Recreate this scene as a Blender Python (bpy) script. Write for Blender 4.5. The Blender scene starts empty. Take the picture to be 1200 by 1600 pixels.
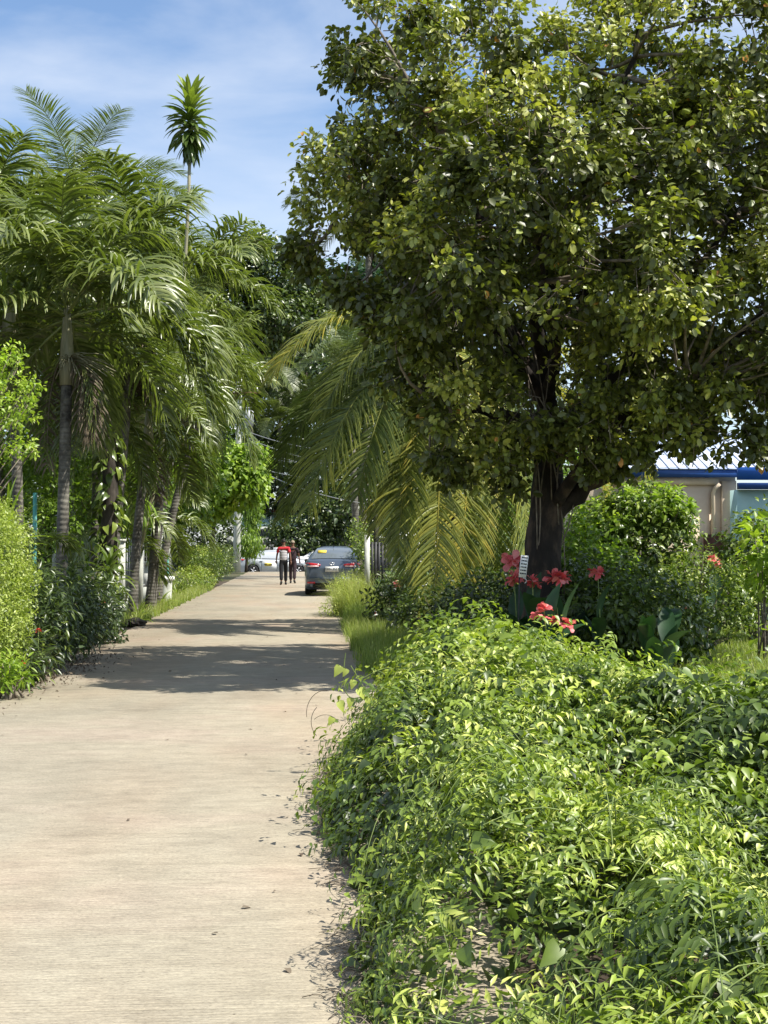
import bpy, math, random
import numpy as np
from mathutils import Vector, Matrix

R = math.radians
random.seed(7)
rg = np.random.default_rng(11)
scn = bpy.context.scene
col = scn.collection

# ------------------------------------------------------------------ camera, world, sun, exposure
EYE = Vector((0.0, 0.0, 1.55))
FPX = 2133.0
YAW, PITCH = math.atan(121 / FPX), math.atan(50 / FPX)
cam_d = bpy.data.cameras.new('camera')
cam_d.sensor_fit = 'VERTICAL'
cam_d.sensor_height = 36.0
cam_d.sensor_width = 27.0
cam_d.lens = 48.0
cam_d.clip_start = 0.1
cam_d.clip_end = 2000
cam = bpy.data.objects.new('camera', cam_d)
col.objects.link(cam)
cam.location = EYE
cam.rotation_euler = (math.pi / 2 + PITCH, 0, -YAW)
scn.camera = cam
_rot = cam.rotation_euler.to_matrix()


def W(px, py, Y):
    """World point on the sight line of photo pixel (px, py) at distance Y along the road."""
    d = _rot @ Vector(((px - 600) / FPX, (800 - py) / FPX, -1.0))
    return EYE + d * (Y / d.y)


SUN_EL, SUN_AZ = 55.0, 113.0     # azimuth clockwise from +Y
world = bpy.data.worlds.new('World')
scn.world = world
world.use_nodes = True
nt = world.node_tree
nt.nodes.clear()
wo = nt.nodes.new('ShaderNodeOutputWorld')
bg = nt.nodes.new('ShaderNodeBackground')
bg.inputs['Strength'].default_value = 0.068
sky = nt.nodes.new('ShaderNodeTexSky')
sky.sky_type = 'NISHITA'
sky.sun_disc = False
sky.sun_elevation = R(SUN_EL)
sky.sun_rotation = R(SUN_AZ)
sky.air_density = 1.0
sky.dust_density = 0.6
sky.ozone_density = 1.5
tc = nt.nodes.new('ShaderNodeTexCoord')
mp = nt.nodes.new('ShaderNodeMapping')
mp.inputs['Scale'].default_value = (2.0, 2.0, 5.0)
mp.inputs['Rotation'].default_value = (0.1, 0.25, 0.3)
n1 = nt.nodes.new('ShaderNodeTexNoise')
n1.inputs['Scale'].default_value = 2.1
n1.inputs['Detail'].default_value = 9
n1.inputs['Roughness'].default_value = 0.52
n1.inputs['Distortion'].default_value = 0.3
cr = nt.nodes.new('ShaderNodeValToRGB')
cr.color_ramp.elements[0].position = 0.35
cr.color_ramp.elements[0].color = (0.0, 0.0, 0.0, 1)
cr.color_ramp.elements[1].position = 0.68
cr.color_ramp.elements[1].color = (0.75, 0.75, 0.75, 1)
mx = nt.nodes.new('ShaderNodeMix')
mx.data_type = 'RGBA'
mx.inputs['B'].default_value = (8.4, 9.0, 10.0, 1)
L = nt.links.new
L(tc.outputs['Generated'], mp.inputs['Vector'])
L(mp.outputs['Vector'], n1.inputs['Vector'])
L(n1.outputs['Fac'], cr.inputs['Fac'])
L(cr.outputs['Color'], mx.inputs['Factor'])
tintn = nt.nodes.new('ShaderNodeMix')
tintn.data_type = 'RGBA'
tintn.blend_type = 'MULTIPLY'
tintn.inputs['Factor'].default_value = 1.0
tintn.inputs['B'].default_value = (1.55, 1.65, 1.75, 1)
L(sky.outputs['Color'], tintn.inputs['A'])
L(tintn.outputs['Result'], mx.inputs['A'])
L(mx.outputs['Result'], bg.inputs['Color'])
L(bg.outputs['Background'], wo.inputs['Surface'])

sun_d = bpy.data.lights.new('sun', 'SUN')
sun_d.energy = 5.0
sun_d.angle = R(0.53)
sun_d.color = (1.0, 0.955, 0.87)
sun = bpy.data.objects.new('sun', sun_d)
col.objects.link(sun)
SD = Vector((math.sin(R(SUN_AZ)) * math.cos(R(SUN_EL)), math.cos(R(SUN_AZ)) * math.cos(R(SUN_EL)), math.sin(R(SUN_EL))))
sun.rotation_euler = SD.to_track_quat('Z', 'Y').to_euler()
sun.location = SD * 60

scn.view_settings.view_transform = 'Standard'
scn.view_settings.look = 'None'
scn.view_settings.exposure = 0.72
scn.view_settings.gamma = 1
scn.view_settings.use_curve_mapping = False
scn.render.engine = 'CYCLES'
scn.cycles.max_bounces = 6
scn.cycles.diffuse_bounces = 3
scn.cycles.glossy_bounces = 2
scn.cycles.transmission_bounces = 4
scn.cycles.transparent_max_bounces = 6
scn.cycles.use_denoising = True
scn.cycles.sample_clamp_indirect = 4


# ------------------------------------------------------------------ materials
def new_mat(name):
    m = bpy.data.materials.new(name)
    m.use_nodes = True
    t = m.node_tree
    t.nodes.clear()
    out = t.nodes.new('ShaderNodeOutputMaterial')
    p = t.nodes.new('ShaderNodeBsdfPrincipled')
    t.links.new(p.outputs['BSDF'], out.inputs['Surface'])
    return m, t, p, out


def leaf_mat(name, stops, rough=0.4, trans=0.32, tcol=(1.35, 1.5, 0.55), spec=0.5, vein=0.0):
    """stops: colours from old (tint 0) to new growth (tint 1)."""
    m, t, p, out = new_mat(name)
    at = t.nodes.new('ShaderNodeAttribute')
    at.attribute_name = 'tint'
    ramp = t.nodes.new('ShaderNodeValToRGB')
    e = ramp.color_ramp.elements
    while len(e) < len(stops):
        e.new(0.5)
    for i, (pos, c) in enumerate(stops):
        e[i].position = pos
        e[i].color = (*c, 1)
    t.links.new(at.outputs['Fac'], ramp.inputs['Fac'])
    # fine mottling of the blade itself
    tcn = t.nodes.new('ShaderNodeTexCoord')
    no = t.nodes.new('ShaderNodeTexNoise')
    no.inputs['Scale'].default_value = 9.0
    no.inputs['Detail'].default_value = 3
    t.links.new(tcn.outputs['Object'], no.inputs['Vector'])
    mr = t.nodes.new('ShaderNodeMapRange')
    mr.inputs['From Min'].default_value = 0.3
    mr.inputs['From Max'].default_value = 0.7
    mr.inputs['To Min'].default_value = 0.78
    mr.inputs['To Max'].default_value = 1.2
    t.links.new(no.outputs['Fac'], mr.inputs['Value'])
    mul = t.nodes.new('ShaderNodeVectorMath')
    mul.operation = 'SCALE'
    t.links.new(ramp.outputs['Color'], mul.inputs[0])
    t.links.new(mr.outputs['Result'], mul.inputs['Scale'])
    t.links.new(mul.outputs['Vector'], p.inputs['Base Color'])
    p.inputs['Roughness'].default_value = rough
    p.inputs['Specular IOR Level'].default_value = spec
    tr = t.nodes.new('ShaderNodeBsdfTranslucent')
    mc = t.nodes.new('ShaderNodeVectorMath')
    mc.operation = 'MULTIPLY'
    mc.inputs[1].default_value = tcol
    t.links.new(mul.outputs['Vector'], mc.inputs[0])
    t.links.new(mc.outputs['Vector'], tr.inputs['Color'])
    ms = t.nodes.new('ShaderNodeMixShader')
    ms.inputs['Fac'].default_value = trans
    t.links.new(p.outputs['BSDF'], ms.inputs[1])
    t.links.new(tr.outputs['BSDF'], ms.inputs[2])
    t.links.new(ms.outputs['Shader'], out.inputs['Surface'])
    return m


def noisy_mat(name, ca, cb, scale=6.0, rough=0.8, stretch=(1, 1, 1), bump=0.3, detail=8, spec=0.3, metal=0.0, bdist=0.02, cc=None, lo=0.35, hi=0.65, coat=0.0):
    m, t, p, out = new_mat(name)
    tcn = t.nodes.new('ShaderNodeTexCoord')
    mpn = t.nodes.new('ShaderNodeMapping')
    mpn.inputs['Scale'].default_value = stretch
    no = t.nodes.new('ShaderNodeTexNoise')
    no.inputs['Scale'].default_value = scale
    no.inputs['Detail'].default_value = detail
    no.inputs['Roughness'].default_value = 0.6
    ramp = t.nodes.new('ShaderNodeValToRGB')
    e = ramp.color_ramp.elements
    e[0].position, e[1].position = lo, hi
    e[0].color, e[1].color = (*ca, 1), (*cb, 1)
    if cc:
        k = e.new((lo + hi) / 2)
        k.color = (*cc, 1)
    t.links.new(tcn.outputs['Object'], mpn.inputs['Vector'])
    t.links.new(mpn.outputs['Vector'], no.inputs['Vector'])
    t.links.new(no.outputs['Fac'], ramp.inputs['Fac'])
    t.links.new(ramp.outputs['Color'], p.inputs['Base Color'])
    p.inputs['Roughness'].default_value = rough
    p.inputs['Specular IOR Level'].default_value = spec
    p.inputs['Metallic'].default_value = metal
    p.inputs['Coat Weight'].default_value = coat
    if bump:
        b = t.nodes.new('ShaderNodeBump')
        b.inputs['Strength'].default_value = bump
        b.inputs['Distance'].default_value = bdist
        t.links.new(no.outputs['Fac'], b.inputs['Height'])
        t.links.new(b.outputs['Normal'], p.inputs['Normal'])
    return m


M = {}
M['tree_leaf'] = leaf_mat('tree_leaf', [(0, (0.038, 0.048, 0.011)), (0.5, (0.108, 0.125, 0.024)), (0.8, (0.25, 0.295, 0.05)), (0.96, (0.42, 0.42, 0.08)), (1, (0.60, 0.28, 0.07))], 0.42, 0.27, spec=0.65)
M['vine_leaf'] = leaf_mat('vine_leaf', [(0, (0.03, 0.052, 0.012)), (0.4, (0.12, 0.185, 0.025)), (0.8, (0.30, 0.385, 0.045)), (1, (0.55, 0.58, 0.15))], 0.43, 0.27, spec=0.6)
M['vine_dark'] = leaf_mat('vine_dark', [(0, (0.04, 0.068, 0.018)), (0.6, (0.105, 0.155, 0.03)), (1, (0.25, 0.31, 0.06))], 0.32, 0.28, spec=0.6)
M['palm_leaf'] = leaf_mat('palm_leaf', [(0, (0.045, 0.065, 0.014)), (0.5, (0.13, 0.17, 0.034)), (0.85, (0.30, 0.33, 0.10)), (1, (0.50, 0.47, 0.26))], 0.38, 0.28, spec=0.9)
M['coco_leaf'] = leaf_mat('coco_leaf', [(0, (0.05, 0.075, 0.02)), (0.45, (0.14, 0.185, 0.05)), (0.8, (0.36, 0.37, 0.07)), (1, (0.58, 0.46, 0.08))], 0.42, 0.34, spec=0.7)
M['hedge_leaf'] = leaf_mat('hedge_leaf', [(0, (0.08, 0.12, 0.02)), (0.6, (0.23, 0.30, 0.05)), (1, (0.42, 0.48, 0.12))], 0.42, 0.35)
M['bright_leaf'] = leaf_mat('bright_leaf', [(0, (0.08, 0.14, 0.018)), (0.6, (0.21, 0.32, 0.035)), (1, (0.38, 0.48, 0.07))], 0.42, 0.40)
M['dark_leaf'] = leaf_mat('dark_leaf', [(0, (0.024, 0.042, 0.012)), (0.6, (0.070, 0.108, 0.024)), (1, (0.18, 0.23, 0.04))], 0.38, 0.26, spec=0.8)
M['canna_leaf'] = leaf_mat('canna_leaf', [(0, (0.014, 0.045, 0.018)), (1, (0.035, 0.085, 0.028))], 0.5, 0.22, spec=0.4)
M['grass'] = leaf_mat('grass', [(0, (0.09, 0.15, 0.03)), (0.6, (0.20, 0.28, 0.05)), (1, (0.38, 0.40, 0.13))], 0.5, 0.4)
M['dry'] = leaf_mat('dry', [(0, (0.08, 0.055, 0.035)), (0.6, (0.20, 0.16, 0.11)), (1, (0.42, 0.36, 0.25))], 0.7, 0.15, (1.1, 1.0, 0.8))
M['petal'] = leaf_mat('petal', [(0, (0.50, 0.04, 0.05)), (0.5, (0.72, 0.12, 0.13)), (1, (0.84, 0.32, 0.30))], 0.5, 0.35, (1.1, 0.9, 0.8))
M['petal_red'] = leaf_mat('petal_red', [(0, (0.55, 0.03, 0.02)), (1, (0.75, 0.09, 0.05))], 0.5, 0.35, (1.1, 0.9, 0.8))
M['stem'] = noisy_mat('stem', (0.09, 0.14, 0.03), (0.22, 0.27, 0.08), 12, 0.6)
M['twig'] = noisy_mat('twig', (0.10, 0.08, 0.06), (0.26, 0.22, 0.17), 10, 0.8)
M['bark'] = noisy_mat('bark', (0.014, 0.011, 0.009), (0.10, 0.07, 0.05), 4, 0.9, (1, 1, 0.45), 1.0, bdist=0.05, cc=(0.028, 0.022, 0.018))
M['dark_bark'] = noisy_mat('dark_bark', (0.02, 0.017, 0.014), (0.09, 0.075, 0.06), 8, 0.9, (1, 1, 0.4), 0.7)
M['shaft'] = noisy_mat('shaft', (0.15, 0.15, 0.08), (0.32, 0.29, 0.19), 3, 0.5, (4, 4, 0.5), 0.15)
M['soil'] = noisy_mat('soil', (0.03, 0.022, 0.015), (0.10, 0.075, 0.05), 3, 0.95, bump=0.6, bdist=0.05)
M['blacktop'] = noisy_mat('blacktop', (0.12, 0.11, 0.10), (0.2, 0.19, 0.17), 8, 0.9)
M['white_paint'] = noisy_mat('white_paint', (0.62, 0.62, 0.58), (0.80, 0.80, 0.77), 3, 0.5, bump=0.05)
M['cream_wall'] = noisy_mat('cream_wall', (0.68, 0.53, 0.38), (0.78, 0.64, 0.48), 2.5, 0.8, bump=0.05)
M['pale_blue_wall'] = noisy_mat('pale_blue_wall', (0.42, 0.66, 0.66), (0.55, 0.76, 0.74), 2.5, 0.7, bump=0.05)
M['blue_trim'] = noisy_mat('blue_trim', (0.02, 0.06, 0.22), (0.03, 0.09, 0.30), 2, 0.4, bump=0)
M['blue_bright'] = noisy_mat('blue_bright', (0.02, 0.10, 0.42), (0.03, 0.13, 0.50), 2, 0.4, bump=0)
M['grey_wall'] = noisy_mat('grey_wall', (0.20, 0.20, 0.18), (0.36, 0.36, 0.33), 4, 0.9, bump=0.3)
M['weathered'] = noisy_mat('weathered', (0.30, 0.31, 0.27), (0.62, 0.63, 0.56), 5, 0.85, (1, 1, 0.4), 0.3)
M['roof_blue'] = noisy_mat('roof_blue', (0.30, 0.38, 0.54), (0.48, 0.54, 0.66), 2.5, 0.45, bump=0, spec=0.5)
M['roof_green'] = noisy_mat('roof_green', (0.35, 0.52, 0.46), (0.55, 0.70, 0.62), 2, 0.5, bump=0)
M['red_fascia'] = noisy_mat('red_fascia', (0.22, 0.04, 0.04), (0.3, 0.06, 0.05), 2, 0.6, bump=0)
M['dark_metal'] = noisy_mat('dark_metal', (0.015, 0.016, 0.017), (0.04, 0.04, 0.042), 8, 0.5, bump=0)
M['steel'] = noisy_mat('steel', (0.35, 0.36, 0.36), (0.5, 0.51, 0.51), 6, 0.5, bump=0.05)
M['teal_paint'] = noisy_mat('teal_paint', (0.10, 0.38, 0.34), (0.16, 0.46, 0.40), 5, 0.5, bump=0)
M['wood_brown'] = noisy_mat('wood_brown', (0.06, 0.025, 0.015), (0.12, 0.05, 0.03), 8, 0.7)


def palm_bark():
    m, t, p, out = new_mat('palm_bark')
    tcn = t.nodes.new('ShaderNodeTexCoord')
    wv = t.nodes.new('ShaderNodeTexWave')
    wv.bands_direction = 'Z'
    wv.inputs['Scale'].default_value = 4.2
    wv.inputs['Distortion'].default_value = 2.6
    wv.inputs['Detail'].default_value = 3
    no = t.nodes.new('ShaderNodeTexNoise')
    no.inputs['Scale'].default_value = 4
    no.inputs['Detail'].default_value = 10
    no.inputs['Roughness'].default_value = 0.75
    r1 = t.nodes.new('ShaderNodeValToRGB')
    r1.color_ramp.elements[0].position = 0.36
    r1.color_ramp.elements[0].color = (0.035, 0.03, 0.024, 1)
    r1.color_ramp.elements[1].position = 0.62
    r1.color_ramp.elements[1].color = (0.20, 0.185, 0.15, 1)
    r2 = t.nodes.new('ShaderNodeValToRGB')
    r2.color_ramp.elements[0].position = 0.02
    r2.color_ramp.elements[0].color = (0.78, 0.78, 0.78, 1)
    r2.color_ramp.elements[1].position = 0.2
    r2.color_ramp.elements[1].color = (1, 1, 1, 1)
    mu = t.nodes.new('ShaderNodeMix')
    mu.data_type = 'RGBA'
    mu.blend_type = 'MULTIPLY'
    mu.inputs['Factor'].default_value = 1
    for a, b in ((tcn.outputs['Object'], wv.inputs['Vector']), (tcn.outputs['Object'], no.inputs['Vector']), (no.outputs['Fac'], r1.inputs['Fac']), (wv.outputs['Fac'], r2.inputs['Fac']), (r1.outputs['Color'], mu.inputs['A']), (r2.outputs['Color'], mu.inputs['B']), (mu.outputs['Result'], p.inputs['Base Color'])):
        t.links.new(a, b)
    bu = t.nodes.new('ShaderNodeBump')
    bu.inputs['Strength'].default_value = 0.3
    bu.inputs['Distance'].default_value = 0.02
    t.links.new(wv.outputs['Fac'], bu.inputs['Height'])
    t.links.new(bu.outputs['Normal'], p.inputs['Normal'])
    p.inputs['Roughness'].default_value = 0.85
    return m


M['palm_bark'] = palm_bark()


def concrete():
    """Broom-finished concrete: transverse grooves, pinkish and sandy patches, dark pits."""
    m, t, p, out = new_mat('concrete')
    ln = t.links.new
    ge = t.nodes.new('ShaderNodeNewGeometry')

    def noise(stretch, scale, detail=6, rough=0.6):
        a = t.nodes.new('ShaderNodeMapping')
        a.inputs['Scale'].default_value = stretch
        b = t.nodes.new('ShaderNodeTexNoise')
        b.inputs['Scale'].default_value = scale
        b.inputs['Detail'].default_value = detail
        b.inputs['Roughness'].default_value = rough
        ln(ge.outputs['Position'], a.inputs['Vector'])
        ln(a.outputs['Vector'], b.inputs['Vector'])
        return b.outputs['Fac']

    def ramp(fac, stops):
        r = t.nodes.new('ShaderNodeValToRGB')
        e = r.color_ramp.elements
        while len(e) < len(stops):
            e.new(0.5)
        for i, (q, c) in enumerate(stops):
            e[i].position = q
            e[i].color = (*c, 1)
        ln(fac, r.inputs['Fac'])
        return r.outputs['Color']

    def mulc(a, b, f=1.0):
        x = t.nodes.new('ShaderNodeMix')
        x.data_type = 'RGBA'
        x.blend_type = 'MULTIPLY'
        x.inputs['Factor'].default_value = f
        ln(a, x.inputs['A'])
        ln(b, x.inputs['B'])
        return x.outputs['Result']
    base = ramp(noise((0.35, 0.6, 1), 1.0, 4), [(0.3, (0.285, 0.255, 0.195)), (0.5, (0.325, 0.288, 0.218)), (0.7, (0.35, 0.292, 0.228))])
    pink = ramp(noise((1, 0.25, 1), 0.55, 3), [(0.45, (1, 1, 1)), (0.7, (1.03, 0.93, 0.88))])
    grain = ramp(noise((7, 50, 1), 1.6, 10, 0.82), [(0.30, (0.45, 0.45, 0.45)), (0.47, (0.95, 0.95, 0.95)), (0.70, (1.3, 1.3, 1.26))])
    blot = ramp(noise((2.0, 5.0, 1), 1.5, 8, 0.7), [(0.3, (0.80, 0.79, 0.78)), (0.6, (1.06, 1.06, 1.06))])
    speck = ramp(noise((14, 30, 1), 2.0, 2), [(0.25, (0.35, 0.33, 0.31)), (0.31, (1, 1, 1))])
    fine = ramp(noise((38, 60, 1), 1.5, 4, 0.8), [(0.3, (0.66, 0.65, 0.64)), (0.5, (1, 1, 1)), (0.72, (1.28, 1.28, 1.26))])
    c_stain = ramp(noise((0.9, 0.5, 1), 1.1, 6, 0.6), [(0.30, (0.86, 0.86, 0.86)), (0.55, (1.03, 1.03, 1.03))])
    base = mulc(mulc(base, fine), c_stain)
    lines = ramp(noise((0.7, 70, 1), 1.3, 3, 0.6), [(0.30, (0.72, 0.71, 0.70)), (0.45, (1, 1, 1))])
    c = mulc(mulc(mulc(mulc(mulc(base, pink), grain), blot), speck), lines, 0.8)
    ln(c, p.inputs['Base Color'])
    p.inputs['Roughness'].default_value = 0.9
    p.inputs['Specular IOR Level'].default_value = 0.2
    wv = t.nodes.new('ShaderNodeTexWave')
    wv.bands_direction = 'Y'
    wv.inputs['Scale'].default_value = 11.0
    wv.inputs['Distortion'].default_value = 3.5
    wv.inputs['Detail'].default_value = 3
    wv.inputs['Detail Scale'].default_value = 0.6
    ln(ge.outputs['Position'], wv.inputs['Vector'])
    ad = t.nodes.new('ShaderNodeMath')
    ad.operation = 'ADD'
    ln(wv.outputs['Fac'], ad.inputs[0])
    ln(noise((0.9, 30, 1), 1.6, 7, 0.72), ad.inputs[1])
    bu = t.nodes.new('ShaderNodeBump')
    bu.inputs['Strength'].default_value = 0.5
    bu.inputs['Distance'].default_value = 0.004
    ln(ad.outputs[0], bu.inputs['Height'])
    ln(bu.outputs['Normal'], p.inputs['Normal'])
    return m


M['concrete'] = concrete()


def ground_mat():
    return noisy_mat('ground_mix', (0.05, 0.075, 0.02), (0.11, 0.085, 0.05), 1.3, 0.95, bump=0.5, bdist=0.05)


M['ground'] = ground_mat()


def paint(name, c, rough=0.25, metal=0.3, coat=0.6):
    m, t, p, out = new_mat(name)
    p.inputs['Base Color'].default_value = (*c, 1)
    p.inputs['Roughness'].default_value = rough
    p.inputs['Metallic'].default_value = metal
    p.inputs['Coat Weight'].default_value = coat
    no = t.nodes.new('ShaderNodeTexNoise')
    no.inputs['Scale'].default_value = 1.7
    mr = t.nodes.new('ShaderNodeMapRange')
    mr.inputs['To Min'].default_value = rough
    mr.inputs['To Max'].default_value = rough + 0.2
    t.links.new(no.outputs['Fac'], mr.inputs['Value'])
    t.links.new(mr.outputs['Result'], p.inputs['Roughness'])
    return m


M['car_blue'] = paint('car_blue', (0.09, 0.115, 0.155), 0.25, 0.45)
M['car_silver'] = paint('car_silver', (0.50, 0.53, 0.56), 0.3, 0.25)
M['car_white'] = paint('car_white', (0.72, 0.73, 0.73), 0.3, 0.0)
M['glass'] = paint('glass', (0.012, 0.016, 0.02), 0.25, 0.0, 0.15)
M['rear_glass'] = paint('rear_glass', (0.20, 0.23, 0.25), 0.08, 0.4, 1.0)
M['lamp_red'] = paint('lamp_red', (0.55, 0.02, 0.03), 0.15, 0.0, 1.0)
M['lamp_clear'] = paint('lamp_clear', (0.75, 0.55, 0.55), 0.15, 0.0, 1.0)
M['rubber'] = paint('rubber', (0.012, 0.012, 0.012), 0.8, 0, 0)
M['alloy'] = paint('alloy', (0.45, 0.45, 0.46), 0.3, 0.8, 0)
M['chrome'] = paint('chrome', (0.8, 0.8, 0.8), 0.15, 1, 0)
M['plate'] = paint('plate', (0.75, 0.75, 0.72), 0.5, 0, 0)
M['ink'] = paint('ink', (0.015, 0.02, 0.02), 0.7, 0, 0)
M['yellow'] = paint('yellow', (0.75, 0.55, 0.05), 0.6, 0, 0)
M['skin'] = noisy_mat('skin', (0.13, 0.06, 0.035), (0.17, 0.085, 0.05), 6, 0.6, bump=0)
M['hair'] = noisy_mat('hair', (0.008, 0.006, 0.005), (0.02, 0.015, 0.012), 30, 0.6)
M['shirt_red'] = noisy_mat('shirt_red', (0.42, 0.02, 0.03), (0.55, 0.04, 0.05), 14, 0.85)
M['shirt_stripe'] = None
M['trouser'] = noisy_mat('trouser', (0.008, 0.008, 0.01), (0.018, 0.018, 0.02), 10, 0.9)
M['dark_cloth'] = noisy_mat('dark_cloth', (0.02, 0.012, 0.015), (0.05, 0.03, 0.035), 10, 0.9)
M['shoe'] = noisy_mat('shoe', (0.01, 0.01, 0.01), (0.03, 0.03, 0.03), 10, 0.6, bump=0)
M['cap'] = noisy_mat('cap', (0.22, 0.17, 0.12), (0.35, 0.28, 0.2), 30, 0.8)


def stripe_mat():
    m, t, p, out = new_mat('shirt_stripe')
    tcn = t.nodes.new('ShaderNodeTexCoord')
    sp = t.nodes.new('ShaderNodeSeparateXYZ')
    mt = t.nodes.new('ShaderNodeMath')
    mt.operation = 'FRACT'
    ml = t.nodes.new('ShaderNodeMath')
    ml.operation = 'MULTIPLY'
    ml.inputs[1].default_value = 17
    r = t.nodes.new('ShaderNodeValToRGB')
    r.color_ramp.interpolation = 'CONSTANT'
    r.color_ramp.elements[0].color = (0.62, 0.60, 0.60, 1)
    r.color_ramp.elements[1].position = 0.62
    r.color_ramp.elements[1].color = (0.12, 0.11, 0.13, 1)
    ln = t.links.new
    ln(tcn.outputs['Object'], sp.inputs[0])
    ln(sp.outputs['Z'], ml.inputs[0])
    ln(ml.outputs[0], mt.inputs[0])
    ln(mt.outputs[0], r.inputs['Fac'])
    ln(r.outputs['Color'], p.inputs['Base Color'])
    p.inputs['Roughness'].default_value = 0.9
    return m


M['shirt_stripe'] = stripe_mat()


# ------------------------------------------------------------------ mesh helpers
def V3(a):
    return np.array(a, dtype=float)


def norm(a):
    return a / np.maximum(np.linalg.norm(a, axis=-1, keepdims=True), 1e-9)


class MB:
    """Collects geometry with a per-vertex tint; build() makes one mesh object."""

    def __init__(s):
        s.v, s.f4, s.f3, s.t, s.n = [], [], [], [], 0

    def add(s, v, f4=None, f3=None, tint=0.5):
        v = np.asarray(v, dtype=float).reshape(-1, 3)
        if f4 is not None and len(f4):
            s.f4.append(np.asarray(f4, dtype=np.int64).reshape(-1, 4) + s.n)
        if f3 is not None and len(f3):
            s.f3.append(np.asarray(f3, dtype=np.int64).reshape(-1, 3) + s.n)
        s.v.append(v)
        s.t.append(np.broadcast_to(np.asarray(tint, dtype=float), (len(v),)).copy())
        s.n += len(v)
        return s

    def box(s, c, d, rz=0.0, tint=0.5):
        c = V3(c)
        h = V3(d) / 2
        k = np.array([[x, y, z] for x in (-1, 1) for y in (-1, 1) for z in (-1, 1)], float) * h
        if rz:
            cz, sz = math.cos(rz), math.sin(rz)
            k = k @ np.array([[cz, sz, 0], [-sz, cz, 0], [0, 0, 1]])
        return s.add(k + c, [[0, 1, 3, 2], [4, 6, 7, 5], [0, 4, 5, 1], [2, 3, 7, 6], [0, 2, 6, 4], [1, 5, 7, 3]], tint=tint)

    def tube(s, path, rad, n=8, cap=True, tint=0.5, flat=None, wob=0.0):
        P = np.asarray(path, float)
        m = len(P)
        rad = np.broadcast_to(np.asarray(rad, float), (m,))
        T = np.gradient(P, axis=0)
        T = norm(T)
        ref = V3((0, 0, 1)) if abs(T[:, 2]).mean() < 0.8 else V3((1, 0, 0))
        A = norm(np.cross(T, ref))
        B = np.cross(T, A)
        th = np.arange(n) * 2 * math.pi / n
        r = rad[:, None] * np.ones(n)
        if wob:
            r = r * (1 + wob * np.sin(3 * th[None] + np.arange(m)[:, None] * 0.7) + wob * 0.8 * rg.standard_normal((m, n)))
        ring = P[:, None] + A[:, None] * (np.cos(th)[None, :, None] * r[..., None]) + B[:, None] * (np.sin(th)[None, :, None] * r[..., None])
        i = np.arange(m - 1)[:, None] * n
        j = np.arange(n)[None]
        q = np.stack([i + j, i + (j + 1) % n, i + n + (j + 1) % n, i + n + j], -1).reshape(-1, 4)
        vv = ring.reshape(-1, 3)
        f3 = []
        if cap:
            vv = np.vstack([vv, P[0], P[-1]])
            a, b = m * n, m * n + 1
            f3 = [[a, (k + 1) % n, k] for k in range(n)] + [[b, (m - 1) * n + k, (m - 1) * n + (k + 1) % n] for k in range(n)]
        return s.add(vv, q, f3, tint)

    def build(s, name, mat, parent=None, smooth=False, loc=None):
        me = bpy.data.meshes.new(name)
        o = bpy.data.objects.new(name, fill(me, s, mat, smooth))
        col.objects.link(o)
        if parent:
            o.parent = parent
        if loc is not None:
            o.location = loc
        return o


def fill(me, s, mat, smooth):
    v = np.vstack(s.v)
    f4 = np.vstack(s.f4) if s.f4 else np.zeros((0, 4), int)
    f3 = np.vstack(s.f3) if s.f3 else np.zeros((0, 3), int)
    me.vertices.add(len(v))
    me.vertices.foreach_set('co', v.ravel())
    nl = len(f4) * 4 + len(f3) * 3
    me.loops.add(nl)
    me.loops.foreach_set('vertex_index', np.concatenate([f4.ravel(), f3.ravel()]).astype(np.int32))
    me.polygons.add(len(f4) + len(f3))
    st = np.concatenate([np.arange(len(f4)) * 4, len(f4) * 4 + np.arange(len(f3)) * 3]).astype(np.int32)
    me.polygons.foreach_set('loop_start', st)
    if smooth:
        me.polygons.foreach_set('use_smooth', np.ones(len(f4) + len(f3), bool))
    at = me.attributes.new('tint', 'FLOAT', 'POINT')
    at.data.foreach_set('value', np.concatenate(s.t).astype(np.float32))
    me.update(calc_edges=True)
    me.validate()
    me.materials.append(mat)
    return me


def root(name, loc=(0, 0, 0), rz=0.0):
    o = bpy.data.objects.new(name, None)
    o.location = loc
    o.rotation_euler = (0, 0, rz)
    o.empty_display_size = 0.2
    col.objects.link(o)
    return o


def tag(o, label=None, cat=None, group=None, kind=None):
    if label:
        o['label'] = label
    if cat:
        o['category'] = cat
    if group:
        o['group'] = group
    if kind:
        o['kind'] = kind
    return o


def link_part(name, me, parent, loc=(0, 0, 0), rot=(0, 0, 0), sc=1.0):
    o = bpy.data.objects.new(name, me)
    col.objects.link(o)
    o.parent = parent
    o.location = loc
    o.rotation_euler = rot
    o.scale = (sc, sc, sc) if not hasattr(sc, '__len__') else sc
    return o


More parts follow.
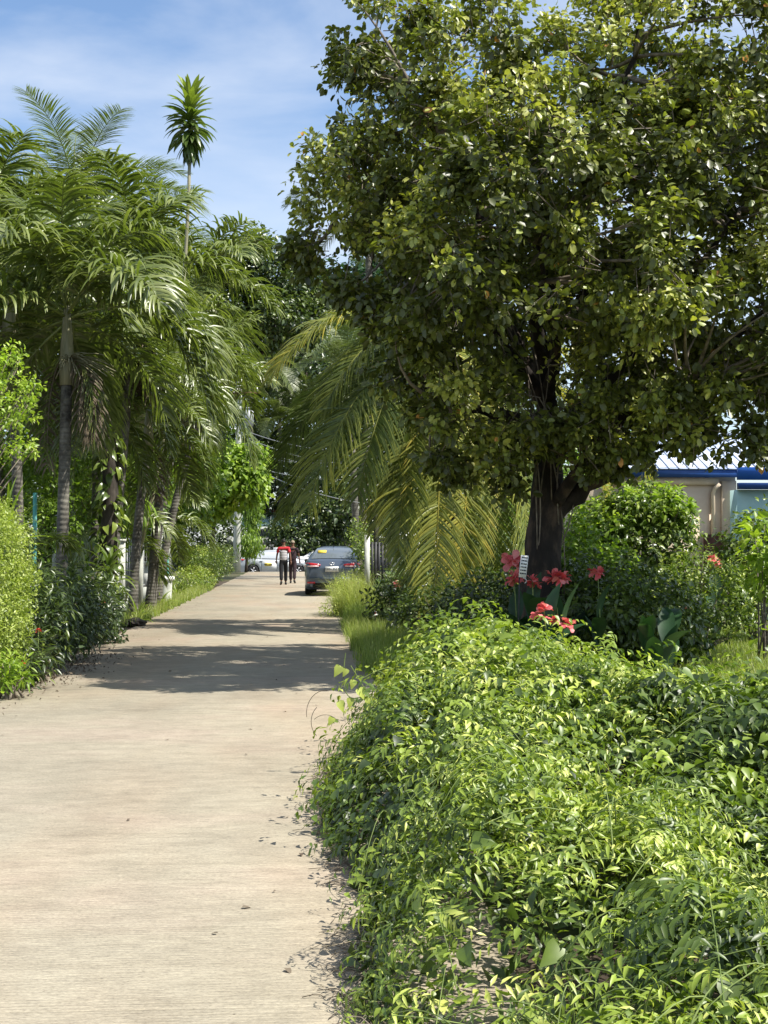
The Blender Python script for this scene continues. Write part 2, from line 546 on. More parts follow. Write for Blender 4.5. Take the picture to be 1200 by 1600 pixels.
# leaf templates: rows along x (0..1), normal +z, folded along the midrib
def leaf_t(rows, fold=0.25, curve=0.15, wav=0.0):
    """rows: (t, halfwidth). first and last rows are points."""
    v, q, f3 = [], [], []
    v.append((rows[0][0], 0, 0))
    for k, (t, w) in enumerate(rows[1:-1]):
        z = -curve * t * t
        zz = z + fold * w + (wav * (-1) ** k)
        v += [(t, w, zz), (t, 0, z), (t, -w, zz)]
    v.append((rows[-1][0], 0, -curve))
    n = len(rows) - 2
    f3 += [(0, 2, 1), (0, 3, 2)]
    for k in range(n - 1):
        a, b = 1 + 3 * k, 4 + 3 * k
        q += [(a, a + 1, b + 1, b), (a + 1, a + 2, b + 2, b + 1)]
    e = 1 + 3 * n
    a = 1 + 3 * (n - 1)
    f3 += [(a, a + 1, e), (a + 1, a + 2, e)]
    return np.array(v, float), np.array(q, int).reshape(-1, 4), np.array(f3, int)


LT = {
    'diamond': leaf_t([(0, 0), (0.45, 0.24), (1, 0)], 0.3, 0.2),
    'ovate': leaf_t([(0, 0), (0.3, 0.27), (0.65, 0.19), (1, 0)], 0.35, 0.25),
    'round': leaf_t([(0, 0), (0.28, 0.24), (0.72, 0.27), (1, 0)], 0.3, 0.15),
    'heart': leaf_t([(0.08, 0), (0.0, 0.18), (0.10, 0.34), (0.36, 0.36), (0.7, 0.18), (1, 0)], 0.22, 0.25),
    'lance': leaf_t([(0, 0), (0.35, 0.13), (0.7, 0.09), (1, 0)], 0.4, 0.3),
    'long': leaf_t([(0, 0), (0.3, 0.10), (0.6, 0.11), (0.85, 0.06), (1, 0)], 0.4, 0.5),
}


def scatter(mb, T, pos, dr, nr, sc, tint):
    v, q, f3 = T
    n = len(pos)
    if not n:
        return
    x = norm(dr)
    y = norm(np.cross(nr, x))
    z = np.cross(x, y)
    sc = np.broadcast_to(np.asarray(sc, float), (n,))[:, None, None]
    P = (v[None, :, 0:1] * x[:, None] + v[None, :, 1:2] * y[:, None] + v[None, :, 2:3] * z[:, None]) * sc + pos[:, None]
    k = len(v)
    off = (np.arange(n) * k)[:, None, None]
    t = np.repeat(np.broadcast_to(np.asarray(tint, float), (n,)), k)
    mb.add(P.reshape(-1, 3), (q[None] + off).reshape(-1, 4) if len(q) else None, (f3[None] + off).reshape(-1, 3), t)


def rdir(n):
    return norm(rg.standard_normal((n, 3)))


def bez(p0, p1, p2, n=12, p3=None):
    t = np.linspace(0, 1, n)[:, None]
    p0, p1, p2 = V3(p0), V3(p1), V3(p2)
    if p3 is None:
        return (1 - t) ** 2 * p0 + 2 * t * (1 - t) * p1 + t * t * p2
    p3 = V3(p3)
    return (1 - t) ** 3 * p0 + 3 * t * (1 - t) ** 2 * p1 + 3 * t * t * (1 - t) * p2 + t ** 3 * p3


# ------------------------------------------------------------------ palm fronds
def frond_mb(path, nl=60, Lm=0.6, wid=0.03, droop=1.2, vee=0.3, seg=4, start=0.16, rr=0.018, tip_tint=0.3, tint=0.4, fwd=0.55, jit=0.12, split=0.0):
    P = np.asarray(path, float)
    # resample
    s = np.concatenate([[0], np.cumsum(np.linalg.norm(np.diff(P, axis=0), axis=1))])
    Lt = s[-1]
    mb = MB()
    mb.tube(P, np.linspace(rr, rr * 0.2, len(P)), 5, tint=tint + 0.3)
    out = V3((P[-1][0] - P[0][0], P[-1][1] - P[0][1], 0))
    out = out / (np.linalg.norm(out) + 1e-6)
    tt = np.linspace(start, 0.995, nl)
    for side in (-1, 1):
        u = np.clip(tt + rg.normal(0, 0.3 / nl, nl), start, 1)
        p = np.stack([np.interp(u * Lt, s, P[:, k]) for k in range(3)], 1)
        p2 = np.stack([np.interp(np.minimum(u * Lt + 0.05, Lt), s, P[:, k]) for k in range(3)], 1)
        p1 = np.stack([np.interp(u * Lt - 0.05, s, P[:, k]) for k in range(3)], 1)
        T = norm(p2 - p1)
        up = V3((0, 0, 1)) + out * 0.9
        N = up[None] - (T @ up)[:, None] * T
        N = norm(N)
        S = np.cross(T, N) * side
        d0 = norm(S + T * fwd * (0.7 + 0.9 * u[:, None] ** 3) + N * vee + rg.normal(0, jit, (nl, 3)))
        prof = (0.45 + 0.55 * np.sin(np.clip((u - start) / (1 - start), 0, 1) * math.pi * 0.62 + 0.62)) * (1 - 0.45 * np.clip((u - 0.7) / 0.3, 0, 1) ** 2)
        ln = Lm * prof * rg.uniform(0.88, 1.08, nl)
        pts = [p]
        cur = p
        d = d0
        for k in range(seg):
            cur = cur + d * (ln / seg)[:, None]
            pts.append(cur)
            d = norm(d + V3((0, 0, -1)) * (droop * (0.35 + 0.65 * (k + 1) / seg) / seg * 1.3) * rg.uniform(0.7, 1.3, (nl, 1)))
        pts = np.stack(pts, 1)                      # nl, seg+1, 3
        wv = norm(T - (T * d0).sum(1, keepdims=True) * d0)
        nn = norm(np.cross(d0, wv)) * np.sign(np.cross(d0, wv) @ V3((0, 0, 1)))[:, None]
        w = wid * (0.75 + 0.25 * prof)[:, None] * np.array([0.55, 1.0, 0.9, 0.65, 0.08])[np.linspace(0, 4, seg + 1).round().astype(int)][None]
        a = pts + wv[:, None] * (w / 2)[..., None] + nn[:, None] * (-w * 0.22)[..., None]
        b = pts
        c = pts - wv[:, None] * (w / 2)[..., None] + nn[:, None] * (-w * 0.22)[..., None]
        vv = np.stack([a, b, c], 2).reshape(nl, -1, 3)
        kk = (seg + 1) * 3
        q = []
        for k in range(seg):
            o = 3 * k
            q += [(o, o + 3, o + 4, o + 1), (o + 1, o + 4, o + 5, o + 2)]
        q = np.array(q)[None] + (np.arange(nl) * kk)[:, None, None]
        ti = np.clip(tint + rg.normal(0, 0.10, nl)[:, None] + tip_tint * (np.linspace(0, 1, seg + 1)[None] ** 2 * 0.6 + u[:, None] * 0.4), 0, 1)
        mb.add(vv.reshape(-1, 3), q.reshape(-1, 4), None, np.repeat(ti, 3, axis=1).ravel())
    return mb


def frond_path(L, pitch, bend, n=12):
    a = np.radians(pitch) - np.radians(bend) * np.linspace(0, 1, n) ** 1.25
    st = L / (n - 1)
    x = np.concatenate([[0], np.cumsum(np.cos(a[:-1]) * st)])
    z = np.concatenate([[0], np.cumsum(np.sin(a[:-1]) * st)])
    return np.stack([x, np.zeros(n), z], 1)


def mesh_of(mb, name, mat, smooth=False):
    return fill(bpy.data.meshes.new(name), mb, mat, smooth)


VAR = {'manila': [], 'coco': [], 'small': []}
for pitch, bend in ((82, 75), (70, 95), (55, 100), (38, 105), (15, 95), (-10, 75), (-35, 50)):
    VAR['manila'].append(mesh_of(frond_mb(frond_path(2.0, pitch, bend), 54, 0.74, 0.048, 1.95, 0.5, 5, 0.17, 0.02, 0.30, 0.38, 0.6, 0.26), 'manila_frond', M['palm_leaf']))
for pitch, bend in ((80, 70), (62, 95), (42, 105), (20, 100), (-8, 70)):
    VAR['coco'].append(mesh_of(frond_mb(frond_path(3.6, pitch, bend), 120, 0.85, 0.022, 0.7, 0.3, 4, 0.14, 0.025, 0.3, 0.3, 0.7, 0.07), 'coconut_frond', M['palm_leaf']))


def palm(name, base, top, r0, r1, kind, n, scale, label, group, bend=0.0, shaft=0.8, fruit=False, zr=0.0, mat='palm_bark', skirt=0):
    rt = root(name, base)
    tag(rt, label, 'palm tree', group)
    r0, r1 = r0 * 0.86, r1 * 0.9
    b = V3((0, 0, -0.1))
    t = V3(top) - V3(base)
    mid = (b + t) / 2 + V3((bend, 0, 0))
    path = bez(b, mid, t - V3((0, 0, shaft)), 14)
    rad = np.linspace(r0, r1, 14)
    rad[0] *= 1.35
    rad[1] *= 1.1
    MB().tube(path, rad, 12, tint=0.5, wob=0.025).build('trunk', M[mat], rt, True)
    if shaft > 0.1:
        pth = np.linspace(path[-1], t, 6)
        MB().tube(pth, np.array([1.25, 1.35, 1.25, 1.05, 0.8, 0.55]) * r1, 12).build('crownshaft', M['shaft'], rt, True)
    vs = VAR[kind]
    az = zr
    for i in range(n):
        k = min(len(vs) - 1, int(i / n * len(vs)))
        az += 2.399 + random.uniform(-0.15, 0.15)
        if kind == 'manila' and k >= len(vs) - 2 and math.sin(az) < -0.35:
            az += 2.2
        link_part('frond', vs[k], rt, tuple(t + V3((0, 0, -0.015 * i))), (random.uniform(-0.12, 0.12), random.uniform(-0.12, 0.12), az), scale * random.uniform(0.88, 1.1))
    if skirt:
        mbk = MB()
        for _ in range(skirt):
            a = random.uniform(-0.5, 3.6)
            p0 = t + V3((0.1 * math.cos(a), 0.1 * math.sin(a), -0.7))
            p1 = p0 + V3((0.35 * math.cos(a), 0.35 * math.sin(a), -0.3))
            p2 = p0 + V3((0.3 * math.cos(a), 0.3 * math.sin(a), -random.uniform(0.9, 1.6)))
            fm = frond_mb(bez(p0, p1, p2, 8), 26, 0.5, 0.03, 2.2, 0.1, 3, 0.1, 0.015, 0.3, 0.3, 0.8, 0.2)
            fm.build('dead_frond', M['dry' if _ % 3 == 0 else 'palm_leaf'], rt)
    if fruit:
        f = MB()
        for _ in range(46):
            d = rdir(1)[0]
            d[2] = d[2] * 0.5 - 0.1
            L0 = random.uniform(0.25, 0.5)
            p0 = t + V3((0.05, -0.1, -0.75))
            p2 = p0 + d * L0 + V3((0.25, -0.15, -0.12))
            f.tube(bez(p0, (p0 + p2) / 2 + V3((0, 0, 0.1)), p2, 5), 0.007, 3, tint=0.9)
        f.build('flower_stalk', M['shaft'], rt)
    return rt


# ------------------------------------------------------------------ broadleaf crowns
def shell_pts(lobes, n, inner=0.25):
    """Points and outward directions on the outer shell of a union of ellipsoids."""
    ce = np.array([l[0] for l in lobes], float)
    ra = np.array([l[1] for l in lobes], float)
    wgt = (ra[:, 0] * ra[:, 1] + ra[:, 1] * ra[:, 2] + ra[:, 0] * ra[:, 2])
    wgt = wgt / wgt.sum()
    P, D = [], []
    while sum(len(p) for p in P) < n:
        k = rg.choice(len(lobes), n, p=wgt)
        d = rdir(n)
        r = np.where(rg.random(n) < inner, rg.uniform(0.35, 0.8, n), rg.uniform(0.8, 1.03, n))
        r = r * (1 + 0.10 * np.sin(d[:, 0] * 7 + k) * np.cos(d[:, 2] * 6 + 2 * k) + 0.06 * np.sin(d[:, 1] * 17 + d[:, 2] * 13))
        p = ce[k] + d * ra[k] * r[:, None]
        rel = (p[:, None] - ce[None]) / ra[None]
        dist = np.linalg.norm(rel, axis=2)
        dist[np.arange(n), k] = 9
        ok = dist.min(1) > (0.72 if len(lobes) > 1 else 0)
        P.append(p[ok])
        D.append(norm((d / ra[k])[ok]))
    return np.vstack(P)[:n], np.vstack(D)[:n]


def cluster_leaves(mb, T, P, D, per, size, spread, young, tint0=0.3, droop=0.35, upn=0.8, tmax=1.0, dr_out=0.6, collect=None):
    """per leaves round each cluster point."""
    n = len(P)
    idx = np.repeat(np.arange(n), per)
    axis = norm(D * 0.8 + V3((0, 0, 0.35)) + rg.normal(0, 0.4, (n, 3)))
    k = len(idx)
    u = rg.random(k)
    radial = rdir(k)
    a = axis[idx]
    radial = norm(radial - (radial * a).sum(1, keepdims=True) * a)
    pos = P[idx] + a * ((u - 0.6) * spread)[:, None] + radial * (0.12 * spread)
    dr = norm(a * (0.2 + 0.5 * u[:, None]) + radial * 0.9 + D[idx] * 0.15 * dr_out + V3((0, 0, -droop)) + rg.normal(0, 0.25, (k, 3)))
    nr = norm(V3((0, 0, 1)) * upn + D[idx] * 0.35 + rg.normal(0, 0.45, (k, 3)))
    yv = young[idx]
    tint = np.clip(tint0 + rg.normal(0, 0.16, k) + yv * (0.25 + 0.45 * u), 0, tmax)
    sc = size * rg.uniform(0.65, 1.2, k) * (1 - 0.25 * yv)
    if collect is not None:
        return pos, dr, nr, sc, tint
    scatter(mb, T, pos, dr, nr, sc, tint)


def bush(name, lobes, n, per, T, size, mat, label, cat, group=None, tint0=0.35, youngf=0.3, droop=0.3, stems=10, inner=0.3, base=None, ground=0.0, spread=None, zmin=0.02, parts='foliage'):
    """A shrub: stems from the ground, foliage of individual leaves; lobes in world space."""
    ce = V3(lobes[0][0])
    b = V3((ce[0], ce[1], ground)) if base is None else V3(base)
    rt = root(name, tuple(b))
    tag(rt, label, cat, group)
    L2 = [(V3(c) - b, r) for c, r in lobes]
    P, D = shell_pts(L2, n, inner)
    keep = P[:, 2] > zmin
    P, D = P[keep], D[keep]
    mb = MB()
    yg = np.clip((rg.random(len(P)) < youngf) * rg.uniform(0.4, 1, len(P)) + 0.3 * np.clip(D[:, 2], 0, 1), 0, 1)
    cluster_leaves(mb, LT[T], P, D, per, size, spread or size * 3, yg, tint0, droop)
    mb.build(parts, M[mat], rt)
    st = MB()
    for i in rg.choice(len(P), min(stems, len(P)), replace=False):
        st.tube(bez(V3((rg.normal(0, .08), rg.normal(0, .08), 0)), V3((P[i][0] * .4, P[i][1] * .4, P[i][2] * .6)), P[i], 5), np.linspace(0.016, 0.004, 5), 4, tint=0.3)
    if st.n:
        st.build('stem', M['twig'], rt)
    return rt


def tree(name, base, fork, lobes, n, per, T, size, mat, label, cat='tree', group=None, r0=0.18, tint0=0.35, youngf=0.25, droop=0.35, inner=0.3, twigs=120, bark='dark_bark'):
    rt = root(name, tuple(base))
    tag(rt, label, cat, group)
    b = V3(base)
    f = V3(fork) - b
    L2 = [(V3(c) - b, r) for c, r in lobes]
    tr = MB()
    tr.tube(bez((0, 0, -0.1), f * 0.5 + V3((0.1, 0, 0)), f, 8), np.linspace(r0 * 1.2, r0 * 0.7, 8), 9, wob=0.05)
    tr.build('trunk', M[bark], rt, True)
    P, D = shell_pts(L2, n, inner)
    ce = np.array([l[0] for l in L2])
    br = MB()
    for c in ce:
        br.tube(bez(f * 0.97, (f + c) / 2 + V3((0, 0, -0.2)), c, 7), np.linspace(r0 * 0.6, r0 * 0.15, 7), 6)
    for i in rg.choice(len(P), min(twigs, len(P)), replace=False):
        c = ce[np.argmin(((ce - P[i]) ** 2).sum(1))]
        br.tube(bez(c, (c + P[i]) / 2 + V3((0, 0, -0.1)), P[i], 5), np.linspace(r0 * 0.15, 0.008, 5), 4, cap=False)
    br.build('limbs', M[bark], rt)
    mb = MB()
    yg = np.clip((rg.random(len(P)) < youngf) * rg.uniform(0.4, 1, len(P)) + 0.25 * np.clip(D[:, 2], 0, 1), 0, 1)
    cluster_leaves(mb, LT[T], P, D, per, size, size * 3, yg, tint0, droop)
    mb.build('crown', M[mat], rt)
    return rt


def blade_mb(path, w, tint=0.4, prof=(0.3, 0.75, 1, 0.95, 0.6, 0.02), fold=0.25, tipt=0.2, side=None, wave=0.0):
    """A strap or paddle leaf along a path, folded at the midrib."""
    P = np.asarray(path, float)
    n = len(P)
    T = norm(np.gradient(P, axis=0))
    if side is None:
        h = V3((P[-1][0] - P[0][0], P[-1][1] - P[0][1], 0))
        if np.linalg.norm(h) < 1e-4:
            h = V3((1, 0, 0))
        side = norm(np.cross(V3((0, 0, 1)), h))
    S = norm(side[None] - (T @ side)[:, None] * T)
    N = np.cross(T, S)
    N = N * np.where(N[:, 2:3] < 0, -1, 1)
    ww = w / 2 * np.interp(np.linspace(0, 1, n), np.linspace(0, 1, len(prof)), prof)
    wz = wave * np.sin(np.arange(n) * 2.1)
    a = P + S * ww[:, None] + N * (ww * fold + wz * w)[:, None]
    c = P - S * ww[:, None] + N * (ww * fold - wz * w)[:, None]
    vv = np.stack([a, P, c], 1).reshape(-1, 3)
    q = []
    for k in range(n - 1):
        o = 3 * k
        q += [(o, o + 3, o + 4, o + 1), (o + 1, o + 4, o + 5, o + 2)]
    return MB().add(vv, q, None, np.repeat(np.clip(tint + tipt * np.linspace(0, 1, n), 0, 1), 3))


def rosette(name, loc, n, L0, w, mat, label, cat, group=None, pitch=(80, 10), bend=70, tint=0.4, prof=(0.4, 0.8, 1, 0.85, 0.5, 0.02), stem_h=0.0, rstem=0.02, ring=1, part='leaf', tipt=0.2):
    """Plant with individually built leaves."""
    rt = root(name, loc)
    tag(rt, label, cat, group)
    if stem_h > 0:
        MB().tube(np.linspace((0, 0, -0.05), (0, 0, stem_h), 5), rstem, 7).build('stem', M['stem'], rt, True)
    az = random.uniform(0, 6)
    vs = []
    for k in range(5):
        p = pitch[0] + (pitch[1] - pitch[0]) * k / 4
        vs.append(mesh_of(blade_mb(frond_path(L0, p, bend * (0.7 + 0.15 * k), 7), w, tint + random.uniform(-.1, .15), prof, 0.3, tipt), 'blade_leaf', M[mat], True))
    for i in range(n):
        k = int(i / n * 5)
        az += 2.399
        z = stem_h * (1 - 0.9 * ring * i / n) if stem_h else 0.0
        link_part(part, vs[k], rt, (0, 0, z), (random.uniform(-.15, .15), random.uniform(-.15, .15), az), random.uniform(0.75, 1.15))
    return rt


# ------------------------------------------------------------------ the setting: ground, road, side path, lawn soil
def sheet(name, xs, ys, z, mat, parent=None, kind='structure', zf=None):
    X, Y = np.meshgrid(np.array(xs, float), np.array(ys, float), indexing='ij')
    Z = np.full_like(X, z) if zf is None else zf(X, Y)
    v = np.stack([X, Y, Z], -1).reshape(-1, 3)
    nx, ny = len(xs), len(ys)
    q = [(i * ny + j, (i + 1) * ny + j, (i + 1) * ny + j + 1, i * ny + j + 1) for i in range(nx - 1) for j in range(ny - 1)]
    o = MB().add(v, q).build(name, mat, parent)
    if kind:
        o['kind'] = kind
    return o


def gz(X, Y):
    # level garden ground that falls 0.3 m to the crossing street beyond the end of the lane
    return -0.03 - 0.29 * np.clip((Y - 76.6) / 1.2, 0, 1)


sheet('ground', [-900, -200, -60, -20, -8, 0, 8, 20, 60, 200, 900], [-60, -10, 0, 20, 50, 76.6, 77.8, 90, 120, 200, 900, 1800], 0, M['ground'], zf=gz)

RXL, RXR = -3.25, 0.78
road = root('road')
tag(road, kind='structure')
y0 = -3.78
ys = []
while y0 < 76:
    ys.append((y0, min(y0 + 8.4, 76.6)))
    y0 += 8.4
for a, b in ys:
    m_ = MB()
    x0, x1 = RXL, RXR
    # slightly uneven edges and a chamfered rim
    e = 0.0015
    zt = 0.0
    n = 10
    yy = np.concatenate([[a + 0.0015, a + 0.012], np.linspace(a + 0.8, b - 0.8, n - 4), [b - 0.012, b - 0.0015]]) if b - a > 2 else np.linspace(a, b, n)
    xl = x0 + 0.025 * np.sin(yy * 3.1) + 0.02 * np.sin(yy * 7.7)
    xr = x1 + 0.03 * np.sin(yy * 2.3)
    rows = []
    for i in range(n):
        zt_ = zt - (e if i in (0, n - 1) else 0)
        rows.append([(xl[i], yy[i], -0.12), (xl[i], yy[i], zt_ - 0.01), (xl[i] + 0.02, yy[i], zt_), (xr[i] - 0.02, yy[i], zt_), (xr[i], yy[i], zt_ - 0.01), (xr[i], yy[i], -0.12)])
    vv = np.array(rows).reshape(-1, 3)
    q = [(6 * i + k, 6 * i + k + 1, 6 * (i + 1) + k + 1, 6 * (i + 1) + k) for i in range(n - 1) for k in range(5)]
    q += [(0, 5, 4, 1), (1, 4, 3, 2)]
    o_ = 6 * (n - 1)
    q += [(o_ + 1, o_ + 4, o_ + 5, o_), (o_ + 2, o_ + 3, o_ + 4, o_ + 1)]
    m_.add(vv, q)
    m_.build('slab', M['concrete'], road)
# driveway apron where the dark car stands
ap = MB().box((2.6, 45, -0.055), (3.6, 14, 0.1)).build('driveway', M['concrete'])
ap['kind'] = 'structure'
# the crossing street, a step lower
st_ = MB().box((0, 82.5, -0.33), (120, 9.5, 0.1)).build('cross_street', M['blacktop'])
st_['kind'] = 'structure'
# garden path that leaves the lane towards the right
gp = root('garden_path')
tag(gp, kind='structure')
for i in range(8):
    MB().box((1.5 + i * 0.92, 14.75, -0.03), (0.9, 1.0, 0.1)).build('paving_slab', M['concrete'], gp)
# bare soil strips along the lane
sheet('soil_strip', [0.6, 1.2, 2.0, 3.2], list(np.arange(2, 40, 1.0)), -0.01, M['soil'], zf=lambda X, Y: -0.012 + 0.02 * np.sin(X * 9 + Y * 3) * 0.5 - 0.02)
sheet('planting_bed', [-9, -6, -4.4, -3.22], list(np.arange(6, 60, 2.0)), -0.01, M['soil'], zf=lambda X, Y: -0.018 + 0.008 * np.sin(X * 5 + Y * 2))


# dry leaves and twigs on the concrete
deb = MB()
n = 260
px = np.where(rg.random(n) < 0.55, rg.normal(0.15, 0.25, n), rg.uniform(RXL, RXR, n))
pyy = rg.uniform(4, 45, n) ** 1.0
px[:150] = RXL + np.abs(rg.normal(0, 0.35, 150))
keep = (px < RXR)
px, pyy = px[keep], pyy[keep]
n = len(px)
scatter(deb, LT['ovate'], np.stack([px, pyy, np.full(n, 0.008)], 1), norm(np.stack([rg.normal(0, 1, n), rg.normal(0, 1, n), rg.uniform(0, 0.15, n)], 1)), norm(rg.normal(0, 0.15, (n, 3)) + V3((0, 0, 1))), rg.uniform(0.012, 0.05, n), rg.random(n) * 0.7)
for k in range(60):
    a = random.uniform(0, 6.28)
    x, y = random.uniform(0.05, 0.25), random.uniform(4.2, 9)
    d = V3((math.cos(a), math.sin(a), 0)) * random.uniform(0.04, 0.16)
    deb.tube(bez((x, y, 0.005), V3((x, y, 0.02)) + d * 0.5 + V3((0.02, 0.02, 0)), V3((x, y, 0.006)) + d, 4), 0.0018, 3, tint=random.random())
tag(deb.build('dry_litter', M['dry']), 'dry brown leaf bits and twigs scattered on the concrete lane', 'leaf litter', kind='stuff')
# rusty heap of fallen flowers beside the left planting
deb = MB()
n = 1500
c = W(128, 1030, 17.5)
pp = np.stack([rg.normal(-3.1, 0.3, n), rg.normal(17.0, 1.6, n), np.abs(rg.normal(0, 0.025, n)) + 0.003], 1)
scatter(deb, LT['diamond'], pp, rdir(n), norm(rdir(n) + V3((0, 0, 1))), rg.uniform(0.02, 0.06, n), rg.random(n) * 0.5)
tag(deb.build('fallen_petals', M['dry']), 'rusty brown fallen petals heaped at the left road edge', 'fallen petals', kind='stuff')


# ------------------------------------------------------------------ the big tree on the right
TB = V3(W(850, 1050, 16.5))
TB[2] = 0
tr = root('broadleaf_tree', tuple(TB))
tag(tr, 'large dark green broadleaf tree with forked trunk and glossy oval leaves beside the canna bed', 'tree')


def rel(px, py, Y):
    return V3(W(px, py, Y)) - TB


mb = MB()
tp = np.array([(0, 0, -0.1), rel(848, 1000, 16.5), rel(846, 920, 16.5), rel(848, 850, 16.5), rel(855, 790, 16.5), rel(858, 730, 16.55), rel(856, 650, 16.6), rel(846, 560, 16.6), rel(835, 470, 16.6), rel(845, 340, 16.8), rel(850, 200, 16.9), rel(840, 80, 17)])
tt_ = np.linspace(0, 1, 34)
P_ = np.stack([np.interp(tt_, np.linspace(0, 1, len(tp)), tp[:, k]) for k in range(3)], 1)
P_[1:-1] = (P_[:-2] + P_[1:-1] * 2 + P_[2:]) / 4
mb.tube(P_, np.interp(tt_, [0, 0.1, 0.3, 0.42, 0.6, 1], [0.34, 0.265, 0.215, 0.19, 0.11, 0.03]), 16, wob=0.045, tint=0.4)
mb.build('trunk', M['bark'], tr, True)
LIMBS = [
    [(850, 815, 16.45), (890, 775, 16.4), (945, 738, 16.3), (1010, 690, 16.2), (1085, 600, 16.0), (1200, 480, 16.0)],
    [(858, 700, 16.5), (905, 640, 16.3), (985, 560, 16.0), (1080, 430, 15.8), (1180, 300, 15.7)],
    [(856, 640, 16.6), (810, 560, 16.2), (740, 480, 16.0), (640, 400, 15.9), (520, 350, 16.0)],
    [(846, 560, 16.6), (830, 480, 16.0), (770, 380, 15.5), (700, 250, 15.3), (640, 130, 15.4)],
    [(840, 500, 16.6), (880, 400, 16.0), (930, 280, 15.5), (980, 120, 15.4), (1010, 0, 15.6)],
    [(852, 600, 16.6), (820, 560, 17.2), (750, 420, 18.0), (660, 250, 18.2), (590, 120, 18.0)],
    [(850, 560, 16.6), (900, 480, 17.3), (1010, 330, 18.0), (1120, 160, 18.2)],
    [(855, 700, 16.5), (800, 650, 16.0), (740, 640, 15.6), (680, 620, 15.4)],
    [(870, 790, 16.4), (920, 700, 15.7), (990, 640, 15.2), (1080, 600, 15.0)],
    [(856, 620, 16.5), (870, 560, 15.7), (860, 480, 15.0), (840, 380, 14.7)],
]
skel = [P_[12:]]
lm = MB()
for k, lp in enumerate(LIMBS):
    q_ = np.array([rel(*p) for p in lp])
    t_ = np.linspace(0, 1, 18)
    q_ = np.stack([np.interp(t_, np.linspace(0, 1, len(q_)), q_[:, j]) for j in range(3)], 1)
    q_[1:-1] = (q_[:-2] + q_[1:-1] * 2 + q_[2:]) / 4
    q_[1:-1] += rg.normal(0, 0.02, (16, 3))
    ob = MB().tube(q_, np.linspace(0.14 if k == 0 else 0.085, 0.02, 18), 9, wob=0.04).build('limb', M['bark'], tr, True)
    skel.append(q_)
skel = np.vstack(skel)


def lobe(px, py, Y, rx, rz, ry=None):
    return (rel(px, py, Y), (rx, ry or rx, rz))


CR = [lobe(600, 50, 16.4, 0.7, 0.7, 0.9), lobe(985, 705, 15.3, 0.35, 0.2, 0.35), lobe(1030, 690, 15.2, 0.35, 0.2, 0.35), lobe(650, 150, 16.2, 1.0, 1.05, 1.3), lobe(580, 290, 16.2, 0.95, 0.75, 1.2), lobe(530, 370, 16.2, 0.6, 0.42, 0.8), lobe(620, 420, 15.9, 0.95, 0.6, 1.2),
      lobe(760, 110, 15.8, 1.2, 0.85, 1.6), lobe(760, 280, 15.2, 1.25, 1.05, 1.2), lobe(740, 480, 15.2, 1.1, 0.9, 1.1), lobe(700, 610, 15.5, 0.62, 0.6, 0.9),
      lobe(900, 180, 15.6, 1.1, 1.15, 1.6), lobe(900, 400, 14.9, 1.1, 1.1, 1.1), lobe(1060, 90, 15.8, 1.2, 1.1, 1.7), lobe(1060, 290, 15.0, 1.2, 1.15, 1.3),
      lobe(1050, 480, 14.8, 1.15, 0.95, 1.1), lobe(1190, 180, 15.6, 1.2, 1.4, 1.6), lobe(1190, 420, 15.0, 1.2, 1.2, 1.3), lobe(1180, 560, 14.9, 1.1, 0.55, 1.1),
      lobe(1000, 590, 15.3, 1.1, 0.52, 1.1), lobe(820, 640, 15.6, 0.75, 0.6, 0.8), lobe(800, 720, 15.9, 0.45, 0.35, 0.6), lobe(1330, 300, 15.8, 1.3, 1.7, 1.6), lobe(1340, 560, 15.5, 1.1, 0.8, 1.3),
      lobe(760, 340, 18.0, 1.5, 1.7, 1.2), lobe(950, 330, 18.2, 1.5, 1.9, 1.2), lobe(1150, 350, 18.0, 1.5, 1.9, 1.3), lobe(900, 560, 17.6, 1.2, 0.7, 1.0), lobe(1120, 580, 17.2, 1.3, 0.5, 1.0), lobe(910, 650, 16.3, 0.6, 0.45, 0.7), lobe(600, 470, 15.9, 0.6, 0.45, 0.8), lobe(650, 540, 15.6, 0.6, 0.6, 0.9), lobe(690, 680, 15.4, 0.42, 0.42, 0.6), lobe(750, 700, 15.7, 0.5, 0.42, 0.6), lobe(930, 670, 15.3, 0.5, 0.3, 0.5), lobe(1020, 650, 15.1, 0.5, 0.22, 0.5), lobe(1120, 630, 14.9, 0.6, 0.25, 0.5), lobe(1190, 660, 14.9, 0.3, 0.25, 0.4), lobe(720, 735, 15.7, 0.35, 0.3, 0.4), lobe(935, 705, 15.4, 0.42, 0.26, 0.4), lobe(1000, 680, 15.2, 0.42, 0.2, 0.4), lobe(1085, 672, 14.9, 0.35, 0.2, 0.4), lobe(1180, 695, 14.8, 0.3, 0.18, 0.4), lobe(800, 740, 15.4, 0.42, 0.34, 0.4), lobe(880, 735, 15.5, 0.28, 0.2, 0.3), lobe(700, 400, 13.9, 0.9, 0.8, 0.7), lobe(820, 250, 13.8, 1.0, 0.9, 0.7), lobe(1000, 420, 13.6, 0.9, 0.8, 0.6), lobe(1060, 0, 16, 1.3, 0.8, 1.4), lobe(1190, 20, 16, 1.3, 1.0, 1.5)]
P, D = shell_pts(CR, 8600, 0.2)
